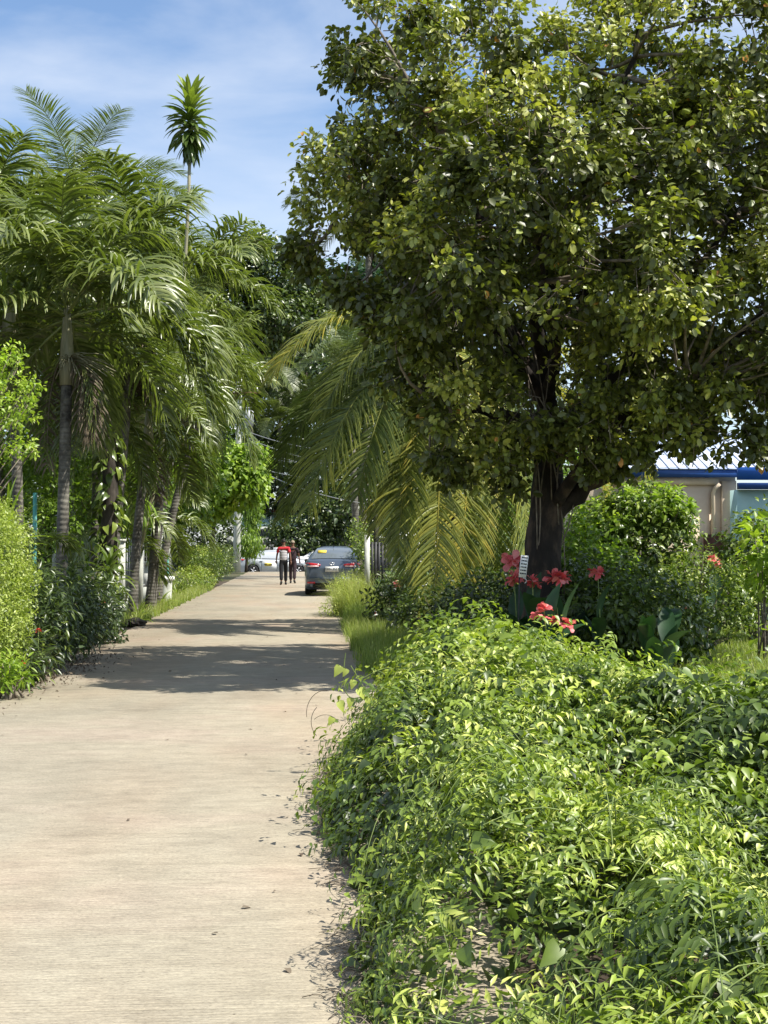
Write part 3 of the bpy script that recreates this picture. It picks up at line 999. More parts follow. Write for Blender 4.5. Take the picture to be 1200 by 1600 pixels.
# gather the sprays into clumps at the branch ends, with open air between them
nc = 520
cc = P[rg.choice(len(P), nc, replace=False)]
d2 = ((P[:, None] - cc[None]) ** 2).sum(2)
ci = d2.argmin(1)
dv = P - cc[ci]
dist = np.linalg.norm(dv, axis=1, keepdims=True)
P = cc[ci] + dv * np.clip(0.62 - 0.1 * dist, 0.4, 0.7) + rg.normal(0, 0.05, P.shape)
_cv = P + TB - V3(EYE)
_Ri = np.array(_rot.inverted())
_lc = _cv @ _Ri.T
_sx, _sy = 600 + FPX * _lc[:, 0] / -_lc[:, 2], 800 - FPX * _lc[:, 1] / -_lc[:, 2]
inner_open = (np.abs(_sx - 850 + 0.10 * (_sy - 600)) < 48) & (_sy > 470) & (_sy < 655) & (P[:, 1] < 0.5)
csz = rg.random(nc)
keepc = (csz[ci] > 0.10) & ~(inner_open & (rg.random(len(P)) < 0.8))
P, D = P[keepc], D[keepc]
ci = ci[keepc]
cyoung = rg.normal(0, 0.35, nc)[ci]
# leave irregular gaps in the crown
gap = np.sin(P[:, 0] * 2.3 + 1) * np.sin(P[:, 2] * 2.7 + P[:, 1] * 1.3) + 0.5 * np.sin(P[:, 0] * 5.1 + P[:, 2] * 4.3)
keep = (gap < 0.95) | (rg.random(len(P)) < 0.35)
P, D, cyoung = P[keep], D[keep], cyoung[keep]
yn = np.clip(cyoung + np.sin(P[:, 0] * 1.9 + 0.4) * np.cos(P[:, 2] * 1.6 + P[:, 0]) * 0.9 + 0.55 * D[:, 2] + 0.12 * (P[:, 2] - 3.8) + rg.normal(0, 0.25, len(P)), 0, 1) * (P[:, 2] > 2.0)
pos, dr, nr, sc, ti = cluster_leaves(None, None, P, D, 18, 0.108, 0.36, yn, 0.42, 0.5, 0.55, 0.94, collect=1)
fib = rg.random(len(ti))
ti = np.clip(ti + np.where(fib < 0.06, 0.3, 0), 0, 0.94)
rare = rg.random(len(ti)) < 0.003
ti[rare] = 1.0
# the 300 leaves nearest the camera are separate parts
dc = np.linalg.norm(pos + TB - V3(EYE), axis=1) - 0.8 * sc / 0.1 + np.where(pos[:, 0] + TB[0] > 6.0, 9, 0) + rg.uniform(0, 0.9, len(pos))
order = np.argsort(dc)
near, rest = order[:300], order[300:]
mb = MB()
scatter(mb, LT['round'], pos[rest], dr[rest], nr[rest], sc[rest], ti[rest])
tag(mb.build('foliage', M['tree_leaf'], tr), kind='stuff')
LEAFM = []
for k in range(5):
    m_ = MB()
    scatter(m_, LT['round'], np.zeros((1, 3)), V3([[1, 0, 0]]), V3([[0, 0, 1]]), 1.0, 0.2 + 0.17 * k)
    LEAFM.append(mesh_of(m_, 'tree_leaf', M['tree_leaf']))
for i in near:
    x = norm(dr[i])
    y = norm(np.cross(nr[i], x))
    z = np.cross(x, y)
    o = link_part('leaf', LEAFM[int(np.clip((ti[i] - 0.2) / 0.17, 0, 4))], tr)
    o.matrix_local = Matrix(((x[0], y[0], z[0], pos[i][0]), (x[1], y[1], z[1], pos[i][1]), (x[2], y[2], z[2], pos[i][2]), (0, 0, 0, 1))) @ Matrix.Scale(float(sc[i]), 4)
tw = MB()
for i in range(len(P)):
    j = np.argmin(((skel - P[i]) ** 2).sum(1) + rg.uniform(0, 0.3))
    a = skel[j]
    if i % 23 == 0:
        md = (a + P[i]) / 2 + rg.normal(0, 0.16, 3)
        tw.tube(bez(a, md, P[i], 6), np.linspace(0.028, 0.006, 6), 5, cap=False)
    elif i % 2:
        s0 = P[i] - D[i] * 0.35 + rg.normal(0, 0.1, 3)
        tw.tube(bez(s0, (s0 + P[i]) / 2 + rg.normal(0, 0.04, 3), P[i] + D[i] * 0.1, 4), np.linspace(0.007, 0.003, 4), 3, cap=False)
tag(tw.build('twigs', M['twig'], tr), kind='stuff')
# lianas and aerial roots on the trunk
ln_ = MB()
for k in range(9):
    a = random.uniform(-2.6, 0.2)
    z0, z1 = random.uniform(0.8, 2.2), random.uniform(2.8, 5.2)
    r_ = 0.24
    ln_.tube(bez((r_ * math.cos(a) + 0.02, r_ * math.sin(a), z0), (0.3 * math.cos(a) + random.uniform(-.1, .3), 0.3 * math.sin(a), (z0 + z1) / 2), (random.uniform(-0.5, 0.5), random.uniform(-0.6, 0.1), z1), 8), 0.008, 4)
tag(ln_.build('climbing_vines', M['twig'], tr), kind='stuff')


# ------------------------------------------------------------------ coconut palm with drooping fronds behind the tree
cb = V3(W(705, 985, 25.0))
cb[2] = 0
ct = root('coconut_palm', tuple(cb))
tag(ct, 'coconut palm with long yellowing fronds drooping to the ground left of the big tree', 'palm tree')


def cre(px, py, Y):
    return V3(W(px, py, Y)) - cb


MB().tube(bez((0, 0, -0.1), cre(715, 750, 25), cre(700, 510, 25), 12), np.linspace(0.17, 0.12, 12), 12, wob=0.03).build('trunk', M['palm_bark'], ct, True)
FR = [  # base, ctrl, ctrl, tip, leaflet length, tint
    ((700, 505, 25.0), (620, 455, 24.7), (500, 470, 24.3), (426, 585, 24.0), 0.95, 0.62),
    ((695, 510, 25.0), (640, 480, 24.4), (560, 520, 24.0), (505, 640, 23.8), 0.95, 0.45),
    ((700, 515, 24.9), (640, 520, 24.0), (540, 590, 23.2), (482, 790, 22.9), 1.05, 0.30),
    ((700, 515, 24.9), (650, 500, 23.6), (590, 610, 22.9), (560, 775, 22.7), 1.0, 0.22),
    ((695, 515, 25.2), (610, 520, 26.2), (500, 590, 26.8), (432, 730, 27.0), 1.0, 0.08),
    ((695, 515, 25.2), (620, 580, 26.2), (500, 660, 26.8), (440, 810, 27.0), 0.9, 0.12),
    ((700, 520, 24.9), (650, 560, 23.8), (635, 700, 23.3), (622, 860, 23.2), 0.85, 0.30),
    ((700, 520, 24.9), (690, 560, 23.6), (688, 760, 23.0), (678, 965, 23.0), 0.85, 0.62),
    ((702, 520, 24.9), (735, 540, 23.8), (738, 760, 23.4), (715, 915, 23.4), 0.9, 0.72),
    ((705, 520, 25.0), (770, 560, 24.5), (790, 730, 24.2), (770, 905, 24.2), 0.9, 0.45),
    ((705, 520, 25.0), (800, 560, 24.6), (838, 700, 24.3), (815, 905, 24.2), 0.95, 0.5),
    ((705, 515, 25.0), (830, 540, 24.8), (935, 640, 24.6), (950, 800, 24.5), 0.8, 0.75),
    ((705, 515, 25.0), (850, 500, 25.0), (1000, 600, 25.0), (1010, 740, 25.0), 0.8, 0.7),
    ((705, 505, 25.0), (740, 420, 25.5), (820, 390, 26.0), (900, 430, 26.0), 0.8, 0.4),
    ((700, 505, 25.0), (700, 400, 25.5), (650, 340, 26.0), (560, 340, 26.0), 0.8, 0.4),
    ((700, 505, 25.0), (700, 430, 24.0), (690, 400, 23.0), (680, 420, 22.0), 0.8, 0.4),
    ((700, 515, 24.9), (650, 500, 25.0), (560, 540, 24.4), (520, 740, 24.2), 1.0, 0.25),
    ((700, 515, 24.9), (655, 520, 24.4), (620, 640, 23.9), (590, 820, 23.8), 0.95, 0.30),
    ((700, 520, 24.9), (670, 560, 24.2), (650, 740, 24.0), (648, 930, 23.9), 0.85, 0.25),
    ((700, 520, 25.0), (740, 560, 26.0), (760, 700, 26.3), (740, 900, 26.3), 0.85, 0.2),
]
for b0, c1, c2, tp_, Lm, tn in FR:
    pth = bez(cre(*b0), cre(*c1), cre(*c2), 16, cre(*tp_))
    tn = tn + (0.13 if tn < 0.4 else -0.02)
    frond_mb(pth, 135, Lm * 1.0, 0.038, 1.05, 0.2, 5, 0.12, 0.028, 0.28, tn, 0.72, 0.13).build('frond', M['coco_leaf'], ct)

# ------------------------------------------------------------------ palms along the left side
def basept(px, Y, X=None):
    p = W(px, 900, Y)
    return (p.x if X is None else X, Y, 0.0)


GP = 'feather palms along the left side of the lane'
palm('palm_tree', basept(94, 19.0), W(105, 478, 19.0), 0.10, 0.085, 'manila', 17, 1.1, 'nearest feather palm on the left with a smooth pale crownshaft and a ringed grey trunk', GP, 0.0, 1.1, True, 0.3, skirt=11)
palm('palm_tree', basept(30, 21.5), W(15, 440, 21.5), 0.10, 0.09, 'manila', 14, 1.12, 'lower feather palm at the left edge right behind the hedge', GP, 0.1, 0.9, False, 1.1, skirt=8)
palm('palm_tree', basept(165, 24.5), W(205, 450, 24.5), 0.10, 0.09, 'manila', 15, 1.2, 'feather palm with upright dark fronds just below the tall thin dracaena', GP, 0.1, 0.9, False, 2.0, skirt=10)
palm('palm_tree', basept(207, 27.5), W(232, 640, 27.5), 0.115, 0.09, 'manila', 13, 0.95, 'feather palm by the pale gate post with a black scorched trunk foot', GP, -0.1, 0.8, False, 2.8, skirt=3)
palm('palm_tree', basept(233, 30.5), W(257, 560, 30.5), 0.135, 0.10, 'manila', 15, 1.1, 'feather palm with the thickest dark trunk, middle of the three slanting trunks', GP, 0.12, 0.8, False, 0.2, skirt=3)
palm('palm_tree', basept(243, 33.0), W(322, 590, 33.0), 0.12, 0.085, 'manila', 14, 1.0, 'feather palm leaning far to the right over the lane in front of the white window', GP, -0.25, 0.7, False, 1.7, skirt=2)
palm('palm_tree', basept(230, 37), W(300, 455, 37), 0.11, 0.09, 'manila', 16, 1.35, 'feather palm beside the broadleaf tree with a drooping frond over the pole', GP, 0.1, 0.9, False, 0.9)
palm('palm_tree', basept(140, 24.5), W(150, 600, 24.5), 0.09, 0.08, 'manila', 11, 0.9, 'slim feather palm with pale bare trunk behind the nearest palm', GP, 0.1, 0.7, False, 2.2, skirt=2)
GC = 'coconut palms rising behind the gardens'
palm('coconut_palm', basept(100, 33), W(118, 350, 33), 0.17, 0.12, 'coco', 20, 1.0, 'coconut palm at upper left with feathery fronds arching against the sky', GC, 0.3, 0.0, False, 0.5)
palm('coconut_palm', basept(235, 44), W(238, 372, 44), 0.17, 0.12, 'coco', 15, 0.8, 'coconut palm with one frond hanging beside the thin dracaena stem', GC, 0.3, 0.0, False, 0.1)
palm('coconut_palm', basept(560, 48), W(575, 330, 48), 0.17, 0.12, 'coco', 15, 0.95, 'coconut palm hidden behind the big tree with frond tips against the sky', GC, 0.3, 0.0, False, 0.7)
palm('coconut_palm', basept(440, 93), W(437, 660, 93), 0.2, 0.15, 'coco', 14, 1.15, 'low yellow green coconut palm behind the wires in the far centre', GC, 0.0, 0.0, False, 0.7)
palm('coconut_palm', basept(560, 62), W(545, 575, 62), 0.2, 0.15, 'coco', 15, 1.1, 'dark coconut palm far behind the parked blue car', GC, 0.0, 0.0, False, 0.2)
palm('coconut_palm', basept(392, 92), W(392, 560, 92), 0.2, 0.15, 'coco', 15, 1.25, 'coconut palm behind the utility pole top', GC, 0.0, 0.0, False, 1.2)

# tall thin dracaena
dp = (-4.1, 30, 0.0)
dt = V3(W(297, 222, 30.0)) - V3(dp)
dr_ = root('dracaena_tree', dp)
tag(dr_, 'tall thin dracaena with a single tufted head of strap leaves against the sky', 'tree')
MB().tube(bez((0, 0, -0.1), V3((dt[0] * 0.95, 0, dt[2] * 0.4)), dt, 12), np.linspace(0.06, 0.035, 12), 7, wob=0.03).build('trunk', M['shaft'], dr_, True)
topz = V3(W(297, 158, 30.0)) - V3(dp)
MB().tube(np.linspace(dt, topz, 4), 0.03, 6).build('stem', M['stem'], dr_, True)
dvs = []
for k, (pi_, be_) in enumerate(((72, 30), (48, 45), (25, 55), (0, 60), (-30, 45), (-60, 25))):
    dvs.append(mesh_of(blade_mb(frond_path(0.66, pi_, be_, 8), 0.125, (0.9, 0.8, 0.6, 0.4, 0.3, 0.25)[k], (0.35, 0.8, 1, 1, 0.7, 0.03), 0.3, 0.1), 'strap_leaf', M['vine_dark'], True))
az = 0
N_ = 130
for i in range(N_):
    u = i / N_
    az += 2.399
    z = topz + (dt - topz) * (u ** 0.9) * 1.05
    link_part('leaf', dvs[min(5, int(u * 6 * 1.05))], dr_, tuple(z), (random.uniform(-.2, .2), random.uniform(-.2, .2), az), random.uniform(0.8, 1.12) * (0.85 if u > 0.75 else 1))

# ------------------------------------------------------------------ vines smothering the right foreground
def vine_edge(Y):
    return np.interp(Y, [0, 2, 4.2, 5.2, 5.9, 6.4, 7.3, 8.6, 9.8, 11.5, 13.5], [0.34, 0.26, 0.20, 0.18, 0.30, 0.22, 0.12, 0.12, 0.24, 0.50, 0.80])


_vc = np.stack([rg.uniform(-0.2, 6.5, 420), rg.uniform(2, 14, 420), rg.uniform(0.10, 0.34, 420), rg.choice([-1, 1], 420, p=[0.5, 0.5]) * rg.uniform(0.12, 0.34, 420)], 1)


def vine_h(X, Y):
    e = vine_edge(Y)
    back = np.interp(X, [1.9, 2.6, 6], [13.8, 9.9, 9.4]) + 0.3 * np.sin(X * 4)
    top = np.interp(Y, [0, 3, 4.6, 5.6, 6.6, 8, 10, 12, 13.8], [0.30, 0.42, 0.40, 0.42, 0.62, 0.72, 0.74, 0.78, 0.74])
    right = np.interp(X, [0, 1.4, 2.2, 3.0, 4.0, 6], [1.05, 1.05, 0.92, 0.72, 0.55, 0.5])
    b = 0.055 * np.sin(X * 15 + 3 * np.sin(Y * 5)) * np.sin(Y * 13 + X * 4) + 0.09 * np.sin(X * 9.1 + 2 * np.sin(Y * 3)) * np.sin(Y * 6.3 + X * 2) + 0.10 * np.sin(X * 3.1 + Y * 1.2) + 0.09 * np.sin(Y * 2.6 - X * 1.7 + 1) + 0.06 * np.sin(X * 6.3 + 2) * np.sin(Y * 5.1)
    b2 = 0.12 * np.exp(-((X - 2.5) ** 2 + (Y - 6.9) ** 2) / 0.5) - 0.25 * np.exp(-((X - 2.25) ** 2 + (Y - 6.0) ** 2) / 0.12)
    b2 = b2 - 0.28 * np.exp(-((X - 0.45) ** 2 / 0.10 + (Y - 5.75) ** 2 / 0.10)) - 0.22 * np.exp(-((X - 0.75) ** 2 / .06 + (Y - 3.9) ** 2 / 0.10)) + 0.10 * np.exp(-((X - 1.55) ** 2 + (Y - 12.2) ** 2) / 0.4)
    X_, Y_ = np.asarray(X, float), np.asarray(Y, float)
    cl = np.zeros(np.broadcast(X_, Y_).shape)
    for c_ in _vc:
        cl = cl + c_[3] * np.exp(-((X_ - c_[0]) ** 2 + (Y_ - c_[1]) ** 2) / (c_[2] ** 2 * (1 + 0.08 * c_[1])))
    cl = 0.30 * np.tanh(cl / 0.30)
    h = np.maximum(top * right + b * 0.7 + b2 + cl * np.interp(Y_, [3, 6, 9.0, 10.5], [0.45, 1.15, 1.0, 0.4]) * np.clip(0.35 + X_, 0.4, 1) - 0.24 * np.clip((Y_ - 10.0) / 1, 0, 1) * np.clip((X_ - 1.55) / .4, 0, 1), 0.10)
    # overall outline: a crest near the middle of the bed, low towards the garden path
    pc = 479 + X_ * FPX / np.maximum(Y_, 1)
    yc = np.interp(pc, [500, 560, 620, 660, 700, 760, 800, 850, 900, 950, 1000, 1200, 2000], [1150, 1100, 1050, 1012, 985, 958, 962, 975, 1012, 1045, 1075, 1072, 1090])
    yc = yc + 16 * np.sin(X_ * 4.7 + Y_ * 2.1) + 12 * np.sin(X_ * 9.3 + 1.0)
    h = np.minimum(h, np.maximum(1.52 - (yc - 850) * Y_ / FPX, 0.10))
    k = np.clip((X - e) / 0.38, 0, 1)
    k2 = np.clip((back - Y) / 1.0, 0, 1)
    low = (0.13 + 0.05 * np.sin(X * 5) * np.sin(Y * 4)) * (Y < 14.1)
    return np.maximum(h * np.sqrt(k2), low) * np.sqrt(np.clip(k, 0, 1))


_holes = np.stack([rg.uniform(0.2, 5.5, 110), rg.uniform(2.6, 12, 110), rg.uniform(0.05, 0.16, 110), rg.uniform(0.06, 0.22, 110)], 1)
_holes[:, 0] = np.minimum(_holes[:, 0], 0.2 + 0.42 * _holes[:, 1] * rg.random(110) + 0.3)
_holes[0], _holes[1], _holes[2] = (0.62, 5.7, 0.2, 0.3), (0.42, 3.9, 0.12, 0.3), (2.3, 6.0, 0.3, 0.25)


def species_shade(X, Y):
    """Darker, broader leaved climber patches, plus shade painted on the right bank and left face."""
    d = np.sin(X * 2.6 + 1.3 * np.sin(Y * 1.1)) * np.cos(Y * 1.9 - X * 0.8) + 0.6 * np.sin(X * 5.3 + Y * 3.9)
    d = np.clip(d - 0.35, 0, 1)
    return np.clip(d + 1.1 * np.exp(-((X - 2.25) ** 2 / 0.5 + (Y - 6.7) ** 2 / 0.5)) + 0.8 * np.exp(-((X - 0.3) ** 2 / 0.05 + (Y - 7.6) ** 2 / 1.2)), 0, 1)  # two spots darken leaf tint to paint shade on right bank and left face


def sample_vine(n, ylo, yhi, xmax, pw=1.0):
    Y = ylo + (yhi - ylo) * rg.random(n * 3) ** pw
    X = rg.uniform(-0.1, xmax, n * 3)
    vis = (X - 0.2) < 0.40 * Y + 1.2
    h = vine_h(X, Y)
    k = vis & (h > 0.02)
    X, Y, h = X[k], Y[k], h[k]
    hole = np.zeros(len(X))
    for hc in _holes:
        hole = np.maximum(hole, np.exp(-(((X - hc[0]) / hc[2]) ** 2 + ((Y - hc[1]) / hc[3]) ** 2)))
    k = rg.random(len(X)) > hole * 0.97
    X, Y, h = X[k][:n], Y[k][:n], h[k][:n]
    ed = np.clip(1 - (X - vine_edge(Y)) / 0.5, 0, 1)
    u = rg.random(len(X))
    z = h - np.abs(rg.normal(0, 0.10, len(X))) - ed * u * h * 0.9
    z = np.clip(z, 0.015, None) + 0.03 * rg.random(len(X))
    e = 0.05
    gx = (vine_h(X + e, Y) - vine_h(X - e, Y)) / (2 * e)
    gy = (vine_h(X, Y + e) - vine_h(X, Y - e)) / (2 * e)
    N = norm(np.stack([-gx, -gy, np.ones_like(gx)], 1) * V3((0.8, 0.8, 1)))
    return np.stack([X, Y, z], 1), N, ed


vm = MB()
flow = lambda n: norm(np.stack([rg.normal(-0.3, 0.8, n), rg.normal(-0.35, 0.8, n), rg.normal(-0.25, 0.35, n)], 1))
for (n, ylo, yhi, xm, T, s0, s1, t0, up) in ((17000, 2.0, 6.2, 4.0, 'lance', 0.03, 0.06, 0.45, 0.8), (9000, 2.0, 6.4, 4.0, 'ovate', 0.025, 0.048, 0.5, 0.8), (500, 2.0, 6.5, 4.0, 'heart', 0.06, 0.10, 0.42, 1.2),
                                            (17000, 5.4, 9.5, 5.2, 'ovate', 0.03, 0.062, 0.42, 0.75), (6000, 5.4, 9.5, 5.2, 'lance', 0.04, 0.075, 0.42, 0.75), (1100, 5.4, 10, 5.2, 'heart', 0.05, 0.095, 0.30, 0.9),
                                            (17000, 9.0, 13.8, 6.6, 'ovate', 0.045, 0.085, 0.55, 0.7), (9000, 9.0, 13.8, 6.6, 'lance', 0.06, 0.12, 0.6, 0.8), (1100, 9, 13.8, 6.6, 'heart', 0.07, 0.12, 0.3, 0.9)):
    p, N, ed = sample_vine(n, ylo, yhi, xm)
    n = len(p)
    nr_ = norm(N * up + rg.normal(0, 0.55, (n, 3)))
    d_ = flow(n)
    d_ = norm(d_ - (d_ * nr_).sum(1, keepdims=True) * nr_ * 0.8)
    patch = 0.24 * np.sin(p[:, 0] * 2.1 + 1.3 * p[:, 1]) * np.cos(p[:, 1] * 1.7 - p[:, 0])
    scatter(vm, LT[T], p, d_, nr_, rg.uniform(s0, s1, n), np.clip(t0 + rg.normal(0, 0.22, n) + patch - 0.15 * ed - 0.27 * species_shade(p[:, 0], p[:, 1]), 0, 1))
# leafy shoots running over and out of the mass: alternate leaves along each runner
for (ns, ylo, yhi, xm, T, ls, Ln, t0, nl) in ((2100, 2.0, 6.3, 4.0, 'lance', 0.052, 0.26, 0.56, 14), (1500, 5.2, 9.8, 5.2, 'ovate', 0.058, 0.34, 0.52, 11), (1000, 5.4, 9.8, 5.2, 'lance', 0.062, 0.34, 0.56, 12), (1500, 9.2, 13.6, 6.4, 'ovate', 0.075, 0.42, 0.56, 11), (700, 2.2, 12, 6, 'lance', 0.05, 0.3, 0.85, 12), (260, 6.0, 13.4, 6, 'heart', 0.085, 0.6, 0.55, 9)):
    p, N, ed = sample_vine(ns, ylo, yhi, xm)
    n = len(p)
    if T == 'heart':
        k_ = p[:, 0] > vine_edge(p[:, 1]) + 0.6
        p, N = p[k_], N[k_]
        n = len(p)
    a = rg.uniform(0, 6.283, n)
    hd = np.stack([np.cos(a), np.sin(a), np.zeros(n)], 1)
    hd = norm(hd - (hd * N).sum(1, keepdims=True) * N * 0.8)
    rise = (rg.uniform(0.2, 0.9, n) + (rg.random(n) < 0.09) * rg.uniform(0.5, 1.1, n))[:, None]
    Lr = Ln * rg.uniform(0.6, 1.3, n)[:, None]
    spc_shade = species_shade(p[:, 0], p[:, 1])
    tt0 = np.clip(t0 + rg.normal(0, 0.22, n) - 0.26 * spc_shade, 0, 1)
    for k in range(nl):
        u = (k + 0.5) / nl
        q_ = p + hd * Lr * (u - 0.4) + N * (rise * Lr * (0.55 * math.sin(u * 2.4)) - 0.03)
        q_[:, 2] = np.maximum(q_[:, 2], 0.01)
        tan = norm(hd + N * rise * (0.8 - 1.3 * u))
        side = np.cross(N, tan) * (1 if k % 2 else -1)
        d_ = norm(tan * 0.55 + side * 0.85 + V3((0, 0, -0.25)) + rg.normal(0, 0.18, (n, 3)))
        nr_ = norm(N * 0.7 + V3((0, 0, 0.5)) + rg.normal(0, 0.25, (n, 3)))
        scatter(vm, LT[T], q_, d_, nr_, ls * (1 + 0.45 * spc_shade) * (1.15 - 0.6 * u) * rg.uniform(0.8, 1.2, n), np.clip(tt0 + 0.25 * u * (1 - 0.7 * spc_shade), 0, 1))
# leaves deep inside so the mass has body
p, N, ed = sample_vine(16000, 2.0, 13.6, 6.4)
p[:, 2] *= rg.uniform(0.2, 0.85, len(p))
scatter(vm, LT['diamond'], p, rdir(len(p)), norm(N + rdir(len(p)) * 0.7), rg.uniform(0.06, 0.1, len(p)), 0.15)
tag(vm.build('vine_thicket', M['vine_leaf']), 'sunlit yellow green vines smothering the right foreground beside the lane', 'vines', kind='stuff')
# stems and curling tendrils over the thicket
vs_ = MB()
for k in range(420):
    Y = random.uniform(2.4, 13)
    X = float(vine_edge(Y)) + 0.1 + random.random() * (0.38 * Y + 0.8)
    h = float(vine_h(X, Y))
    a = random.uniform(0, 6.28)
    Ln = random.uniform(0.15, 0.55)
    q2 = V3((X + Ln * math.cos(a), Y + Ln * math.sin(a), 0))
    q2[2] = float(vine_h(q2[0], q2[1])) + random.uniform(-0.04, 0.16)
    vs_.tube(bez((X, Y, h - 0.04), (X + Ln * 0.3 * math.cos(a), Y + Ln * .3 * math.sin(a), h + random.uniform(0.03, 0.22)), q2, 8), np.linspace(0.0028, 0.0014, 8), 4, cap=False)
for (pa, pb, pc, Y) in (((590, 1110), (560, 1060), (548, 1040), 9.0), ((560, 1090), (528, 1100), (540, 1020), 9.2), ((600, 1075), (640, 1020), (566, 1060), 9.4), ((640, 1090), (560, 1010), (610, 1085), 9.8)):
    vs_.tube(bez(W(*pa, Y), W(*pb, Y), W(*pc, Y), 10), 0.003, 4, cap=False)
tag(vs_.build('vine_tendrils', M['stem']), 'thin pale green tendrils curling over the vine thicket', 'tendrils', kind='stuff')
# a few leaves on the reaching shoots
sp_ = MB()
for px_, py_ in ((532, 1040), (542, 1045), (553, 1062), (560, 1075), (548, 1090), (530, 1095), (575, 1090), (520, 1120), (590, 1100), (612, 1060)):
    p0 = np.array([V3(W(px_, py_, 9.2))])
    scatter(sp_, LT['heart'], p0, V3([[random.uniform(-.5, .5), -0.3, -0.8]]), V3([[0.2, -1, 0.4]]), random.uniform(0.06, 0.09), 0.9)
tag(sp_.build('vine_shoots', M['vine_leaf']), 'bright heart shaped leaves on shoots reaching over the concrete edge', 'vine shoots', kind='stuff')
# dry brown curling stems at the thicket's left face and the litter under it
dm = MB()
for k in range(14):
    Y = random.choice([random.uniform(7.2, 9.2), random.uniform(7.6, 8.6), random.uniform(4.2, 6.6)])
    e = float(vine_edge(Y))
    z = random.uniform(0.05, 0.5) if Y > 7 else random.uniform(0.01, 0.08)
    r_ = random.uniform(0.05, 0.16)
    a0 = random.uniform(0, 6.28)
    th = np.linspace(a0, a0 + random.uniform(0.8, 2.2), 9)
    if Y > 7:
        pt = np.stack([e - 0.0 + r_ * np.cos(th) * 0.8, np.full(9, Y) + 0.02 * th, np.maximum(z + r_ * np.sin(th), 0.01)], 1)
    else:
        pt = np.stack([e + 0.02 + r_ * np.linspace(-1, 1, 9) * random.choice([-1, 1]), Y + np.cumsum(rg.normal(0, 0.03, 9)), np.maximum(0.006, z + 0.02 * np.sin(th * 2))], 1)
    dm.tube(pt, 0.0022, 3, cap=False, tint=random.random() * 0.8)
for k in range(900):
    Y = random.uniform(3.6, 9.4)
    x = float(vine_edge(Y)) + random.gauss(0.04, 0.06)
    a = random.uniform(0, 6.28)
    Ln = random.uniform(0.03, 0.13)
    z = abs(random.gauss(0.01, 0.02)) + 0.004
    dm.tube([(x, Y, z), (x + Ln * .5 * math.cos(a), Y + Ln * .5 * math.sin(a), z + 0.012), (x + Ln * math.cos(a), Y + Ln * math.sin(a), max(0.004, z - 0.005))], 0.0016, 3, cap=False, tint=random.random())
tag(dm.build('dead_stems', M['dry']), 'tangle of dead brown stems along the edge between concrete and vines', 'dead stems', kind='stuff')


def wl(px, py, Y, rx, rz, ry=None):
    p = W(px, py, Y)
    return ((p.x, p.y, p.z), (rx, ry or rx, rz))


# ------------------------------------------------------------------ grasses
def grass(name, n, fx, L0, label, cat='grass', w=0.006, mat='grass', lean=0.5, t0=0.5, tufts=None, seg=3):
    P = fx(n)
    n = len(P)
    a = rg.uniform(0, 6.283, n)
    lean_ = np.abs(rg.normal(0, lean, n)) + 0.05
    Ls = L0 * rg.uniform(0.45, 1.15, n)
    hd = np.stack([np.cos(a), np.sin(a), np.zeros(n)], 1)
    sd = np.stack([-np.sin(a), np.cos(a), np.zeros(n)], 1)
    sd = norm(sd + rg.normal(0, 0.6, (n, 3)) * V3((1, 1, 0.2)))
    rows = []
    cur = P.copy()
    ang = lean_ * 0.35
    for k in range(seg + 1):
        ww = w * (1 - (k / seg) ** 1.5) + 0.0005
        rows += [cur + sd * ww / 2, cur - sd * ww / 2]
        d = hd * np.sin(ang)[:, None] + V3((0, 0, 1)) * np.cos(ang)[:, None]
        cur = cur + d * (Ls / seg)[:, None]
        ang = ang + lean_ * 0.75
    vv = np.stack(rows, 1)
    kk = 2 * (seg + 1)
    q = np.array([(2 * k, 2 * k + 1, 2 * k + 3, 2 * k + 2) for k in range(seg)])[None] + (np.arange(n) * kk)[:, None, None]
    ti = np.clip(t0 + rg.normal(0, 0.18, n)[:, None] + np.linspace(0, 0.35, kk)[None], 0, 1)
    o = MB().add(vv.reshape(-1, 3), q.reshape(-1, 4), None, ti.ravel()).build(name, M[mat])
    tag(o, label, cat, kind='stuff')
    return o


def area(x0, x1, ya, yb, z=0.0, clump=0.0, ex=0.0):
    def f(n):
        X = x0 + (x1 - x0) * rg.random(n) ** 1.0
        Y = rg.uniform(ya, yb, n)
        if clump:
            X = X + clump * np.sin(Y * 4 + X * 9)
        return np.stack([X, Y, np.full(n, z)], 1)
    return f


def blob(cx, cy, rx, ry):
    def f(n):
        a = rg.uniform(0, 6.283, n)
        r = np.sqrt(rg.random(n))
        return np.stack([cx + rx * r * np.cos(a), cy + ry * r * np.sin(a), np.zeros(n)], 1)
    return f


c1 = W(548, 960, 30)
grass('tall_grass', 3400, blob(c1.x + 0.05, 30, 0.42, 1.3), 0.95, 'tall yellow seeding grass clump at the lane edge behind the parked car', lean=0.5, t0=0.8, w=0.007, seg=4)
bush('seeding_weed', [wl(545, 925, 30, 0.42, 0.42, 1.1), wl(520, 950, 29.5, 0.28, 0.2, 0.8), wl(570, 945, 29.5, 0.4, 0.3, 0.9)], 420, 7, 'lance', 0.07, 'hedge_leaf', 'frothy yellow green weed growing through the tall grass clump', 'plant', tint0=0.75, droop=0.0, youngf=0.6)
grass('verge_grass', 9000, area(0.72, 1.9, 15.5, 27, clump=0.1), 0.36, 'short bright grass verge along the right edge of the lane', lean=0.5, t0=0.5, w=0.009)
grass('verge_grass', 2500, area(0.85, 1.6, 27, 33, clump=0.1), 0.5, 'weedy grass at the foot of the tall yellow clump', lean=0.5, t0=0.4, w=0.010)
grass('lawn_grass', 26000, area(3.6, 8.2, 15.4, 24.5), 0.17, 'sunlit lawn right of the canna bed', 'lawn', lean=0.6, t0=0.55, w=0.010)
